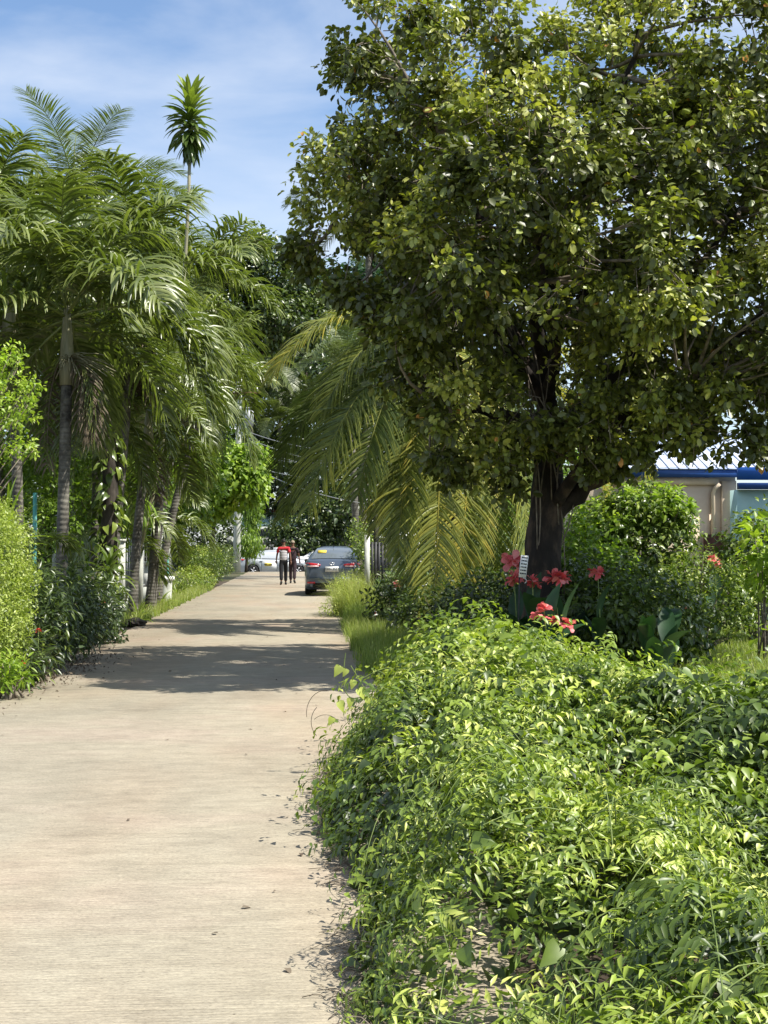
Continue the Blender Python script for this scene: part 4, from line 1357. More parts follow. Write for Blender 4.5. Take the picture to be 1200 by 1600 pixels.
grass('vine_edge_grass', 5000, area(1.6, 6.5, 13.2, 15.2), 0.32, 'fine bright grass growing over the garden path behind the vines', lean=0.7, t0=0.65, w=0.007)
grass('left_verge_grass', 4500, area(-3.75, -3.2, 26, 47, clump=0.06), 0.34, 'yellow green grass at the foot of the slanting palm trunks', lean=0.8, t0=0.62, w=0.013)

# ------------------------------------------------------------------ canna bed
PET = leaf_t([(0, 0), (0.25, 0.16), (0.55, 0.34), (0.82, 0.33), (0.96, 0.16), (1, 0)], 0.2, 0.4, 0.05)


def canna_flower(parent, loc, s, n=12):
    """Petals of one flower head, each petal lying at its own angle."""
    mb_ = MB()
    a = np.arange(n) * 2.399
    el = np.radians(rg.uniform(-25, 75, n))
    d_ = np.stack([np.cos(a) * np.cos(el), np.sin(a) * np.cos(el), np.sin(el)], 1)
    nr_ = norm(np.cross(np.cross(d_, V3((0, 0, 1))), d_) + rg.normal(0, 0.4, (n, 3)))
    scatter(mb_, PET, d_ * 0.01, d_, nr_, s * rg.uniform(0.75, 1.15, n), rg.uniform(0.25, 1, n))
    return mb_.build('flower', M['petal'], parent, loc=loc)


PADDLE = [mesh_of(blade_mb(frond_path(0.62, pi_, be_, 9), 0.2, 0.3 + 0.1 * k, (0.12, 0.5, 0.95, 1, 0.75, 0.02), 0.35, 0.1), 'paddle_leaf', M['canna_leaf'], True) for k, (pi_, be_) in enumerate(((84, 25), (72, 45), (60, 55)))]
GCN = 'coral canna plants in front of the big tree'
for px_, py_, Y, s, lab, nf in ((802, 876, 15.9, 0.14, 'canna with the darkest red flower head left of the small white tag', 2), (803, 905, 15.6, 0.12, 'canna with a coral flower below the darkest red one', 1),
                               (868, 905, 15.0, 0.13, 'canna with the largest coral flower spray before the trunk', 3), (832, 908, 15.4, 0.09, 'canna with a narrow flower at the white tag foot', 1),
                               (934, 898, 15.3, 0.10, 'canna with a single red flower right of the trunk', 1), (850, 952, 12.8, 0.085, 'canna with a coral flower low over the vines', 1),
                               (878, 972, 12.6, 0.09, 'canna with the lowest pair of coral flowers over the vines', 2), (1116, 876, 19.5, 0.12, 'canna with an orange flower before the right shrub', 1)):
    tp_ = V3(W(px_, py_, Y))
    b_ = V3((tp_[0] + random.uniform(-.05, .05), Y + 0.05, 0))
    c_ = root('canna_plant', tuple(b_))
    tag(c_, lab, 'flower', GCN)
    h_ = tp_ - b_
    MB().tube(bez((0, 0, 0), h_ * 0.5 + V3((0.03, 0, 0)), h_, 7), np.linspace(0.012, 0.006, 7), 6).build('stem', M['stem'], c_, True)
    for k in range(nf + 1):
        off = h_ + V3((random.uniform(-.09, .09), random.uniform(-.05, .05), random.uniform(-.07, .05))) * (k > 0)
        canna_flower(c_, tuple(off), s * 0.85)
    for k in range(4):
        link_part('leaf', PADDLE[k % 3], c_, (0, 0, 0.1 + 0.16 * k), (0, 0, random.uniform(0, 6.28)), random.uniform(0.8, 1.1))
GB = 'big dark paddle leaves in the canna bed'
for px_, py_, Y, sc_, rz, lab in ((850, 1000, 15.3, 1.25, 4.4, 'dark paddle leaved canna clump without flowers right before the trunk'), (1012, 1060, 14.3, 0.85, 4.6, 'dark paddle leaf plant at the garden path edge'), (1045, 985, 14.8, 1.0, 0.4, 'paddle leaf plant with one upright folded leaf over the dark mound'),
                                  (900, 950, 16.0, 1.0, 1.0, 'paddle leaf plant in shade right of the trunk')):
    p_ = W(px_, py_, Y)
    c_ = root('canna_clump', (p_.x, Y, 0))
    tag(c_, lab, 'plant', GB)
    for k in range(6):
        link_part('leaf', PADDLE[k % 3], c_, (random.uniform(-.12, .12), random.uniform(-.1, .1), 0.05 + 0.08 * k), (0, 0, rz + random.uniform(-1.6, 1.6)), sc_ * random.uniform(0.8, 1.15))

# small white plant tag on a stake
p_ = W(818, 885, 15.2)
sg = root('plant_tag', (p_.x, 15.2, 0))
tag(sg, 'narrow white plant tag with rows of small print leaning before the trunk', 'sign')
hz = p_.z
tl = 0.12
MB().tube(np.linspace((-0.07, 0.02, 0), (-0.04, 0.02, hz + 0.05), 4), 0.008, 6).build('stake', M['dark_metal'], sg)
b_ = MB().box((0, 0, 0), (0.085, 0.006, 0.25)).build('board', M['plate'], sg, loc=(0, 0, hz))
b_.rotation_euler = (0, tl, 0)
pr = MB()
for r_ in range(6):
    x = -0.032
    zz = 0.1 - r_ * 0.036
    while x < 0.028:
        w_ = random.uniform(0.006, 0.02)
        w_ = min(w_, 0.034 - x)
        pr.box((x + w_ / 2, -0.004, zz), (w_, 0.002, 0.015))
        x += w_ + 0.004
pr.build('print', M['ink'], b_)
MB().tube([(0.0 + 0.03 * math.cos(a), -0.01, 0.03 * math.sin(a)) for a in np.linspace(-1.2, 1.9, 8)], 0.004, 5).build('clip', M['white_paint'], sg, loc=(0.0, 0, hz - 0.16))

# dark vine mound behind the canna
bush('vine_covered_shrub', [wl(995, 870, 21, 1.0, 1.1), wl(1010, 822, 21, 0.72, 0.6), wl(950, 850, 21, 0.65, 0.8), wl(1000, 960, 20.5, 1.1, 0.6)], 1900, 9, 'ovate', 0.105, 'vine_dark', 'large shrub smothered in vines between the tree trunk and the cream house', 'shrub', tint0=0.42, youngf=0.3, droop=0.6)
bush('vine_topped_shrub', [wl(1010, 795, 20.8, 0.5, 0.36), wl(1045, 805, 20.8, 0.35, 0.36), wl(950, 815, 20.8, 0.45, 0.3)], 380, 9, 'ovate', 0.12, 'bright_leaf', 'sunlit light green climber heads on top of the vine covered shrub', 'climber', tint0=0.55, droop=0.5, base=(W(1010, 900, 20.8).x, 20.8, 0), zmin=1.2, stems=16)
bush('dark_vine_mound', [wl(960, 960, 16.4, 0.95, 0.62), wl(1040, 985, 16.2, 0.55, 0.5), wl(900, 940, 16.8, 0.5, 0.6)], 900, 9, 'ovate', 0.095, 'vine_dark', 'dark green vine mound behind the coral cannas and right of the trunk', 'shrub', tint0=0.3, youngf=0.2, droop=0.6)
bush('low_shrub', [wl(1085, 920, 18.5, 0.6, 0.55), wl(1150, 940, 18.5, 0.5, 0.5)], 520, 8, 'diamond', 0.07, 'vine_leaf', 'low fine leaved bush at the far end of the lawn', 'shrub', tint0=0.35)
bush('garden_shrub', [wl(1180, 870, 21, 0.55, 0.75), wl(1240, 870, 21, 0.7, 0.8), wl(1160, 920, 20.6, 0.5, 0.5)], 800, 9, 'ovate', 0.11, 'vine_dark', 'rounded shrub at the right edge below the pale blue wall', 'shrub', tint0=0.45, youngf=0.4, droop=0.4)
bush('sapling_shrub', [wl(1195, 860, 17.5, 0.28, 0.25), wl(1185, 815, 18, 0.2, 0.16), wl(1200, 900, 17.5, .3, .3)], 60, 7, 'ovate', 0.16, 'bright_leaf', 'sunlit large leaved sapling cut off by the right edge', 'shrub', tint0=0.7, base=(W(1195, 870, 17.5).x, 17.5, 0))
bush('shaded_shrub', [wl(900, 880, 19.5, 0.5, 0.7), wl(960, 905, 19, 0.4, 0.5)], 380, 9, 'ovate', 0.1, 'bright_leaf', 'light leaved bush peeping out behind the right side of the trunk', 'shrub', tint0=0.35)

# between the verge and the canna bed: taro, spider lily, undergrowth in the shade of the coconut palm
HEARTL = mesh_of(blade_mb(bez((0, 0, 0), (0.18, 0, 0.10), (0.36, 0, -0.14), 8), 0.34, 0.45, (0.5, 0.95, 1.0, 0.85, 0.5, 0.02), 0.2, 0.15), 'taro_blade', M['vine_dark'], True)
GT = 'taro plants beside the dark gate'
for px_, py_, Y, s_, lab in ((612, 888, 31, 1.5, 'tallest taro with a broad sunlit leaf before the dark gate'), (645, 905, 30, 1.1, 'taro in shade right of the tallest one'), (590, 905, 33, 0.9, 'small taro close to the gate post'), (750, 915, 22, 0.8, 'taro with a yellow green leaf under the drooping fronds')):
    p_ = W(px_, py_, Y)
    c_ = root('taro_plant', (p_.x, Y, 0))
    tag(c_, lab, 'plant', GT)
    for k in range(7):
        a = random.uniform(0, 6.28)
        hh = p_.z * random.uniform(0.6, 1.05)
        q_ = V3((0.3 * s_ * math.cos(a), 0.3 * s_ * math.sin(a), hh))
        MB().tube(bez((0, 0, 0), (q_[0] * .2, q_[1] * .2, hh * .7), q_, 6), 0.011, 5).build('stalk', M['stem'], c_, True)
        link_part('leaf', HEARTL, c_, tuple(q_), (0, 0.25, a), s_ * random.uniform(0.8, 1.15))
GL = 'strap leaved lilies under the coconut palm'
for px_, Y, lab in ((700, 19.5, 'lily with broad upright leaves just behind the vine crest'), (760, 18.2, 'pale striped lily left of the darkest red canna'), (735, 17.2, 'lily half buried in the vines below the yellow frond'), (790, 17.0, 'lily nearest the canna bed')):
    p_ = W(px_, 950, Y)
    rosette('lily_plant', (p_.x, Y, 0.0), 16, 0.75, 0.07, 'bright_leaf', lab, 'plant', GL, (80, 35), 60, 0.4)
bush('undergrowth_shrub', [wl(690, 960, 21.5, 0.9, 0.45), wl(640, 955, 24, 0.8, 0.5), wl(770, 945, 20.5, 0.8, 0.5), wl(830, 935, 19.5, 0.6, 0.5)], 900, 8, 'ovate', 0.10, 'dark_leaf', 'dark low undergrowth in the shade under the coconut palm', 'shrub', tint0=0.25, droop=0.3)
bush('flowering_shrub', [wl(625, 915, 28.5, 0.45, 0.35)], 160, 8, 'lance', 0.14, 'dark_leaf', 'small dark shrub with one red flower head beside the tall grass', 'shrub', tint0=0.5)
GR = 'single red flower heads along the right verge'
for px_, py_, Y, s_, lab in ((622, 913, 28.0, 0.12, 'red flower head on the small dark shrub by the taro'), (585, 963, 24.5, 0.10, 'red flower head low in the verge grass'), (1072, 953, 17.8, 0.06, 'tiny coral flower over the dark vine mound')):
    p_ = W(px_, py_, Y)
    c_ = root('red_flower', (p_.x, Y, 0))
    tag(c_, lab, 'flower', GR)
    MB().tube(np.linspace((0, 0, 0), (0, 0, p_.z), 4), 0.006, 5).build('stem', M['stem'], c_)
    canna_flower(c_, (0, 0, p_.z), s_, 14)

# ------------------------------------------------------------------ left side planting
hp = []
hx0 = -3.42
hz_ = [wl(-14, 915, 14.6, 0.42, 0.85, 0.9), wl(-50, 865, 14.6, 0.55, 0.85, 1.0), wl(-16, 985, 14.4, 0.36, 0.55, 0.8), wl(-80, 930, 14.3, 0.7, 1.0, 1.0)]
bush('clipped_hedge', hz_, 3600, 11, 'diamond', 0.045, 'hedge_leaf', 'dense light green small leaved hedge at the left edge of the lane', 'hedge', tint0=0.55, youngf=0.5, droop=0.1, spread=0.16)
bush('overhanging_shrub', [wl(15, 640, 14.5, 0.28, 0.22), wl(40, 600, 14.5, 0.16, 0.10), wl(10, 560, 14.6, 0.2, 0.14), wl(20, 700, 14.6, 0.26, 0.12), wl(-40, 620, 14.5, 0.4, 0.5)], 330, 9, 'ovate', 0.055, 'bright_leaf', 'sprigs of bright little leaves reaching in over the hedge top', 'shrub', tint0=0.75, droop=0.1, base=(-4.3, 14.5, 0), stems=40)
rosette('fan_leaf_palm', (W(10, 800, 16.2).x, 16.2, 0), 18, 0.75, 0.055, 'bright_leaf', 'low palm with bright blade leaflets right above the clipped hedge', 'palm', None, (75, 0), 40, 0.6, stem_h=1.75, ring=0.25)
palm('palm_tree', basept(8, 24.0), W(-20, 385, 24.0), 0.10, 0.09, 'manila', 15, 1.2, 'tallest feather palm at the left edge behind the other crowns', GP, 0.1, 0.9, False, 0.4)
palm('seedling_palm', (-3.75, 17.6, 0.0), (-3.75, 17.6, 1.25), 0.05, 0.04, 'manila', 7, 0.55, 'young feather palm with a dark frond spreading before the nearest trunk', 'young palms in the left bed', shaft=0.0)
palm('seedling_palm', (-4.3, 30.0, 0.0), (-4.25, 30.0, 2.0), 0.05, 0.04, 'manila', 9, 0.85, 'young feather palm with light fronds between the slanting trunks', 'young palms in the left bed', shaft=0.0)
palm('seedling_palm', (-4.6, 40.0, 0.0), (-4.45, 40.0, 2.35), 0.06, 0.05, 'manila', 11, 1.0, 'young feather palm with sunlit arching fronds above the white window', 'young palms in the left bed', shaft=0.0)
# dark lance-leaved understorey
GU = 'dark lance leaved plants in the left bed'
labs = ['nearest dark lance leaved plant right behind the hedge', 'dark lance leaved plant with a low red flower', 'dark lance leaved plant below the nearest palm trunk', 'dark lance leaved plant beside the fallen petals', 'dark lance leaved plant at the bend of the bed', 'dark lance leaved plant under the striped climber', 'tall dark lance leaved plant behind the hedge', 'tall dark lance leaved plant in the middle of the bed', 'dark lance leaved plant closest to the pale post', 'tall dark lance leaved plant before the black trunk']
for (px_, Y, h_), lab in zip(((60, 15.6, 0.5), (85, 16.4, 0.55), (105, 17.4, 0.6), (130, 18.5, 0.55), (140, 19.8, 0.6), (152, 21.0, 0.6), (62, 16.6, 1.0), (95, 18.0, 1.05), (160, 22.6, 0.7), (128, 19.9, 1.0)), labs):
    p_ = W(px_, 1000, Y)
    rosette('lance_leaf_plant', (min(p_.x, -3.42), Y, 0), 34, 0.42, 0.085, 'dark_leaf', lab, 'plant', GU, (75, -20), 60, 0.35, (0.25, 0.7, 1, 0.8, 0.4, 0.02), stem_h=h_, rstem=0.012)
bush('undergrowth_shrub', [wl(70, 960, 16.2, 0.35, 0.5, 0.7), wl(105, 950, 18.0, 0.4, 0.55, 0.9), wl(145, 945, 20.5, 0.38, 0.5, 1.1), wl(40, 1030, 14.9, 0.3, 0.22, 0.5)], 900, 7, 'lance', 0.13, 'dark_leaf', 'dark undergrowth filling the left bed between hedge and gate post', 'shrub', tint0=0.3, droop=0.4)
bush('ixora_shrub', [wl(153, 950, 22.0, 0.32, 0.36), wl(160, 985, 21.6, 0.3, 0.25)], 300, 8, 'ovate', 0.08, 'dark_leaf', 'dark ixora shrub with a dull red flower head before the pale post', 'shrub', tint0=0.3)
for px_, py_, Y, s_, lab in ((60, 987, 15.4, 0.035, 'small scarlet flower low between hedge and dark leaves'), (35, 1038, 14.4, 0.03, 'small orange red flower at the foot of the hedge'), (155, 944, 21.3, 0.085, 'dull red ixora flower head on the dark shrub'), (132, 960, 20.0, 0.055, 'pale red flower in the left undergrowth')):
    p_ = W(px_, py_, Y)
    c_ = root('ixora_flower', (p_.x, Y, 0))
    tag(c_, lab, 'flower', 'red flowers in the left bed')
    MB().tube(np.linspace((0, 0, 0), (0, 0, p_.z), 4), 0.005, 5).build('stem', M['stem'], c_)
    mb_ = MB()
    n = 26
    d_ = rdir(n)
    d_[:, 2] = np.abs(d_[:, 2])
    scatter(mb_, PET, d_ * s_ * 0.5, norm(d_ + rdir(n) * .4), rdir(n), s_ * 0.7, rg.random(n))
    mb_.build('flower', M['petal_red'], c_, loc=(0, 0, p_.z))
bush('foot_plant', [wl(8, 1050, 13.9, 0.22, 0.13)], 60, 7, 'lance', 0.11, 'bright_leaf', 'light green leafy tuft at the foot of the hedge', 'plant', tint0=0.5)
# trunk wrapped in large climber leaves, and strap-leaf epiphyte below it
c_ = root('climber_trunk', basept(168, 24.0))
tag(c_, 'dark tree trunk wrapped in big pale backed climber leaves left of the gate post', 'tree')
MB().tube(np.linspace((0, 0, -0.1), (0.05, 0, 3.4), 8), np.linspace(0.17, 0.13, 8), 10, wob=0.05).build('trunk', M['dark_bark'], c_, True)
hm = [mesh_of(blade_mb(bez((0, 0, 0), (0.13, 0, 0.03), (0.24, 0, -0.16), 7), 0.15, 0.3 + 0.3 * k, (0.3, 0.9, 1.0, 0.8, 0.45, 0.02), 0.25, 0.1), 'climber_leaf', M['vine_dark'], True) for k in range(3)]
for k in range(210):
    a = random.uniform(0, 6.28)
    z = random.uniform(0.5, 3.5)
    link_part('leaf', hm[k % 3], c_, (0.17 * math.cos(a), 0.17 * math.sin(a), z), (random.uniform(-.9, .9), random.uniform(-.2, .9), a + random.uniform(-.6, .6)), random.uniform(0.45, 0.95))
rosette('strap_leaf_plant', (W(170, 900, 23.2).x, 23.2, 0), 46, 0.62, 0.075, 'vine_dark', 'arching pale edged strap leaf plant right before the gate post', 'plant', None, (70, -10), 100, 0.5, stem_h=1.15, ring=0.6)
rosette('strap_leaf_plant', (W(215, 800, 29).x, 29, 0), 40, 0.75, 0.085, 'bright_leaf', 'hanging strap leaf plant high between the slanting trunks', 'plant', None, (50, -40), 70, 0.35, stem_h=3.1, ring=0.3)
GY = 'yellow green lily tufts along the left verge'
for px_, Y, lab in ((226, 27.4, 'lily tuft at the foot of the scorched palm trunk'), (250, 33.0, 'lily tuft behind the thick palm trunk foot'), (262, 36.0, 'lily tuft next to the concrete planter'), (275, 38.5, 'yellowest lily tuft beyond the planter'), (283, 41.0, 'lily tuft where the hedge begins')):
    p_ = W(px_, 930, Y)
    rosette('lily_tuft', (min(p_.x, -3.35), Y, 0), 26, 0.62, 0.05, 'hedge_leaf', lab, 'plant', GY, (80, 20), 90, 0.4)
GH = 'rounded bushes along the far left verge'
bush('verge_bush', [wl(318, 875, 50, 0.75, 0.55, 1.5), wl(300, 870, 48, 0.6, 0.5, 1.3)], 800, 8, 'diamond', 0.085, 'vine_leaf', 'rounded green bush in front of the white house corner', 'shrub', GH, tint0=0.3, droop=0.1)
bush('verge_bush', [wl(300, 905, 45, 0.7, 0.42, 2.4), wl(318, 900, 50, 0.6, 0.4, 2.4)], 800, 8, 'diamond', 0.08, 'vine_leaf', 'scruffy low bush trailing to the lane edge before the rounded one', 'shrub', GH, tint0=0.42, droop=0.1)
bush('verge_bush', [wl(340, 875, 60, 0.75, 0.7, 2.5)], 500, 8, 'diamond', 0.10, 'dark_leaf', 'darker bush next to the utility pole foot', 'shrub', GH, tint0=0.6, droop=0.3)

GV = 'shrubs filling the gardens behind the left palm trunks'
bush('garden_shrub', [wl(60, 800, 24, 0.8, 0.9), wl(90, 720, 26, 0.9, 0.9), wl(40, 700, 24, 0.8, 0.7)], 700, 8, 'ovate', 0.11, 'bright_leaf', 'mid green shrub wall behind the two palm trunks nearest the hedge', 'shrub', GV, tint0=0.2, youngf=0.25, base=(-5.2, 24.5, 0))
bush('garden_shrub', [wl(165, 790, 31, 0.9, 1.2), wl(190, 700, 33, 1.0, 1.0), wl(140, 720, 30, 0.8, 0.8)], 800, 8, 'ovate', 0.13, 'bright_leaf', 'tall shrub with light shoots behind the climber wrapped trunk', 'shrub', GV, tint0=0.3, youngf=0.35, base=(-5.0, 32, 0))
bush('garden_shrub', [wl(235, 750, 43, 0.9, 1.0), wl(270, 720, 46, 1.1, 1.0), wl(285, 690, 46, .8, .8)], 600, 8, 'ovate', 0.15, 'bright_leaf', 'light green shrub top above the white window', 'shrub', GV, tint0=0.45, youngf=0.35, base=(-6.0, 44, 0), zmin=1.8)

# big light-leaved tree beside the pole, drooping dark one behind
tree('large_leaf_tree', basept(325, 58), W(335, 800, 58), [wl(345, 735, 57, 1.25, 1.1), wl(385, 755, 56.5, 0.95, 0.9), wl(320, 700, 58, 0.9, 1.0), wl(395, 715, 57, 0.7, 0.5), wl(335, 790, 57, 0.9, 0.6), wl(318, 650, 58, .6, .6)], 1500, 7, 'heart', 0.26, 'bright_leaf', 'light green large leaved tree hanging around the utility pole', r0=0.1, tint0=0.45, youngf=0.4, droop=0.9)
tree('mast_tree', basept(384, 76.8), W(388, 800, 76), [wl(392, 790, 74, 0.55, 1.5), wl(392, 850, 73, 0.5, 0.7), wl(398, 740, 74, 0.5, 0.8)], 600, 7, 'lance', 0.26, 'bright_leaf', 'narrow tree with hanging leaves between pole and grey wall', r0=0.08, tint0=0.25, youngf=0.3, droop=1.8)

# trees behind
GK = 'broadleaf trees behind the gardens'
tree('background_tree', (-5.0, 46, 0), (-4.0, 46, W(375, 640, 46).z), [wl(400, 420, 46, 1.5, 1.1), wl(450, 450, 46, 1.3, 1.2), wl(430, 500, 45.5, 1.7, 1.0), wl(360, 480, 46, 1.2, 1.2), wl(490, 480, 46, 0.8, 0.8), wl(400, 380, 46, 0.6, 0.5)], 2100, 8, 'ovate', 0.19, 'dark_leaf', 'dark broadleaf tree with horizontal branches left of the big tree', 'tree', GK, r0=0.22, tint0=0.45, youngf=0.25)
tree('background_tree', basept(60, 40), W(80, 700, 40), [wl(40, 560, 39, 2.4, 2.0), wl(150, 600, 39, 2.2, 2.0), wl(0, 700, 38, 2.2, 1.8), wl(130, 760, 37, 2.4, 1.6), wl(60, 400, 42, 2.4, 1.8), wl(180, 470, 42, 2.2, 1.8)], 3200, 7, 'ovate', 0.22, 'bright_leaf', 'dark broadleaf tree filling the gap behind the nearest palm', 'tree', GK, r0=0.25, tint0=0.12)
tree('background_tree', basept(230, 50), W(230, 720, 50), [wl(220, 620, 50, 2.4, 2.2), wl(290, 640, 50, 2.0, 2.0), wl(200, 760, 48, 2.4, 1.7), wl(300, 560, 52, 1.8, 2.2), wl(260, 500, 52, 2.0, 1.6), wl(280, 760, 49, 1.6, 1.3), wl(180, 840, 44, 1.6, 1.2)], 3000, 7, 'ovate', 0.22, 'bright_leaf', 'mid green broadleaf tree behind the slanting palms', 'tree', GK, r0=0.25, tint0=0.12)
tree('background_tree', basept(480, 98), W(470, 760, 98), [wl(400, 640, 98, 4.5, 4.5), wl(500, 640, 97, 4.5, 5), wl(430, 740, 95, 4.5, 3.0), wl(520, 760, 95, 4.5, 3.5), wl(350, 700, 100, 4, 5), wl(480, 560, 99, 4, 4)], 3600, 7, 'ovate', 0.42, 'dark_leaf', 'tall dark tree beyond the crossing street behind the wires', 'tree', GK, r0=0.4, tint0=0.3)
tree('background_tree', basept(620, 90), W(620, 760, 90), [wl(600, 620, 90, 4.5, 5), wl(700, 640, 90, 5, 5), wl(620, 760, 88, 5, 3.2), wl(740, 780, 86, 5, 3), wl(560, 800, 86, 3, 2), wl(820, 700, 88, 5, 5)], 3600, 7, 'ovate', 0.42, 'dark_leaf', 'dark tree row beyond the gate behind the coconut palm', 'tree', GK, r0=0.4, tint0=0.3)
tree('background_tree', basept(560, 150), W(560, 700, 150), [wl(560, 500, 150, 8, 7), wl(640, 480, 150, 7, 7), wl(500, 560, 150, 7, 7), wl(420, 540, 150, 7, 5)], 2500, 7, 'ovate', 0.8, 'canna_leaf', 'hazy far tree top in the gap left of the big tree', 'tree', GK, r0=0.6, tint0=0.8)
tree('background_tree', basept(950, 44), W(950, 780, 44), [wl(930, 760, 44, 2.2, 1.6), wl(1030, 690, 50, 2.6, 1.6), wl(860, 800, 42, 2.0, 1.6), wl(800, 830, 40, 2.0, 1.2)], 1700, 7, 'ovate', 0.22, 'bright_leaf', 'mid green tree behind the cream house', 'tree', GK, r0=0.2, tint0=0.2)
bush('far_shrub', [wl(470, 850, 84.8, 1.6, 1.6, 1.2), wl(440, 835, 85, 1.0, 1.0, 1.0), wl(500, 830, 85, 1.6, 2.2, 1.2)], 900, 7, 'ovate', 0.26, 'dark_leaf', 'dark glossy shrub spilling over the grey wall behind the taxi', 'shrub', tint0=0.35, ground=-0.28)
bush('far_shrub', [wl(330, 850, 89, 2.6, 2.2, 1.5), wl(270, 840, 89, 2.6, 2.6, 1.5), wl(370, 870, 88.5, 1.4, 1.2, 1.2)], 1300, 7, 'ovate', 0.28, 'dark_leaf', 'dark bushes across the street left of the utility pole', 'shrub', tint0=0.25, ground=-0.28)
bush('gate_shrub', [wl(572, 870, 41, 0.35, 0.9, 0.8), wl(560, 850, 46, 0.5, 0.9)], 420, 7, 'diamond', 0.11, 'vine_leaf', 'thin shrub squeezed between the parked blue car and the dark gate', 'shrub', tint0=0.3)
bush('back_hedge', [wl(690, 870, 36, 1.4, 0.9), wl(760, 880, 34, 1.4, 0.8), wl(850, 885, 32, 1.5, 0.8), wl(930, 885, 29, 1.2, 0.8)], 1700, 7, 'ovate', 0.14, 'dark_leaf', 'dark hedge line behind the coconut palm and the big trunk', 'hedge', tint0=0.3)

# ------------------------------------------------------------------ cream house with blue metal roof, right
H = root('house', (W(1040, 850, 28).x, 28, 0))
tag(H, 'cream house with pale blue metal roof and dark blue fascia behind the shrubs', 'house')
hx = H.location.x
xa, xb = W(942, 850, 28).x - hx, W(1152, 850, 28).x - hx
ev = W(1100, 740, 28).z
wt = ev - 0.06
MB().box(((xa + xb) / 2, 2.6, wt / 2), (xb - xa, 5.0, wt)).build('wall', M['cream_wall'], H)
MB().box((xb - 0.16, 0.07, wt / 2 - 0.04), (0.30, 0.12, wt - 0.1)).build('corner_pilaster', M['cream_wall'], H)
MB().box(((xa + xb) / 2 - 0.2, 0.075, wt - 0.10), (xb - xa - 0.35, 0.08, 0.14)).build('eave_moulding', M['cream_wall'], H)
MB().tube([(xb - 0.50, 0.03, 0.3), (xb - 0.50, 0.03, wt - 0.35), (xb - 0.47, 0.0, wt - 0.25), (xb - 0.38, -0.05, wt - 0.15)], 0.045, 8).build('drainpipe', M['cream_wall'], H, True)
MB().box((xb - 0.52, -0.06, 1.1), (0.42, 0.05, 1.3)).build('gate_leaf', M['wood_brown'], H)
MB().box(((xa + xb) / 2, -0.09, ev + 0.02), (xb - xa + 0.1, 0.04, 0.2)).build('fascia', M['blue_trim'], H)
rf = root('roof')
rf.parent = H
slope = math.atan(0.36)
n_s = 18
wd = (xb - xa + 0.9) / n_s
for k in range(n_s):
    x = xa - 0.1 + wd * (k + 0.5)
    m_ = MB()
    y_0, y_1 = -0.13, 2.3
    z_0 = ev + 0.10
    z_1 = z_0 + (y_1 - y_0) * 0.36
    a, b = x - wd / 2 + 0.012, x + wd / 2 - 0.012
    s_ = 0.022
    prof = [(a - 0.012, 0.0), (a - 0.006, s_), (a + 0.012, s_), (a + 0.022, 0), (b, 0)]
    vv = []
    for yy, zz in ((y_0, z_0), (y_1, z_1)):
        for xx, dz in prof:
            vv.append((xx, yy, zz + dz))
    for yy, zz in ((y_0, z_0), (y_1, z_1)):
        for xx, dz in prof:
            vv.append((xx, yy, zz - 0.02))
    q = [(i, i + 1, i + 6, i + 5) for i in range(4)] + [(10 + i, 15 + i, 16 + i, 11 + i) for i in range(4)] + [(i, 10 + i, 11 + i, i + 1) for i in range(4)]
    m_.add(vv, q)
    m_.build('panel', M['roof_blue'], rf)
MB().box(((xa + xb) / 2 + 0.3, 2.3, ev + 0.1 + 2.52 * 0.36), (xb - xa + 1.0, 0.3, 0.06)).build('ridge_cap', M['roof_blue'], rf)
# neighbouring pale blue building with bright blue fascia
B2 = root('blue_building', (W(1200, 850, 28.3).x, 27.5, 0))
tag(B2, 'pale blue walled building with a deep bright blue fascia at the right edge', 'building')
x0_ = W(1153, 850, 27.5).x - B2.location.x
fz0, fz1 = W(1180, 765, 27.5).z, W(1180, 730, 27.5).z
MB().box((x0_ + 2.5, 2.0, fz0 / 2), (5.0, 3.9, fz0)).build('wall', M['pale_blue_wall'], B2)
MB().box((x0_ + 2.5, -0.0, (fz0 + fz1) / 2 + 0.1), (5.0, 0.12, fz1 - fz0 - 0.2)).build('fascia', M['blue_bright'], B2)
MB().box((x0_ + 2.5, -0.03, fz0 + 0.07), (5.0, 0.16, 0.13)).build('lower_band', M['blue_trim'], B2)

# ------------------------------------------------------------------ left house with white window, fence posts, planter
LH = root('garden_house', (-4.95, 46, 0))
tag(LH, 'grey walled house with a white gridded window behind the leaning palm', 'house')
MB().box((-2.0, 3.2, 1.6), (3.6, 7.0, 3.2)).build('wall', M['weathered'], LH)
MB().box((-0.05, -1.55, 0.45), (0.5, 2.2, 0.9)).build('plinth', M['white_paint'], LH)
MB().box((0.0, -1.55, 0.95), (0.62, 2.35, 0.10)).build('ledge', M['white_paint'], LH)
wn = MB().box((0.0, -2.55, 2.42), (0.62, 0.10, 0.12)).build('window', M['white_paint'], LH)
f_ = MB()
for x in (-0.27, 0.27):
    f_.box((x, -2.6, 1.72), (0.06, 0.06, 1.42))
    f_.box((x, -0.6, 1.72), (0.06, 0.06, 1.42))
f_.box((0.27, -1.6, 2.44), (0.06, 2.0, 0.08))
f_.build('frame', M['white_paint'], wn)
g_ = MB()
for x in (-0.09, 0.09):
    g_.box((x, -2.6, 1.7), (0.03, 0.03, 1.4))
for z in np.linspace(1.15, 2.25, 6):
    g_.box((0, -2.6, z), (0.5, 0.028, 0.03))
for y in np.linspace(-2.3, -0.9, 7):
    g_.box((0.27, y, 1.7), (0.03, 0.03, 1.4))
for z in np.linspace(1.15, 2.25, 6):
    g_.box((0.27, -1.6, z), (0.028, 1.9, 0.03))
g_.build('muntin_grid', M['white_paint'], wn)
MB().box((0, -1.6, 1.7), (0.46, 1.9, 1.38)).build('pane', M['glass'], wn)
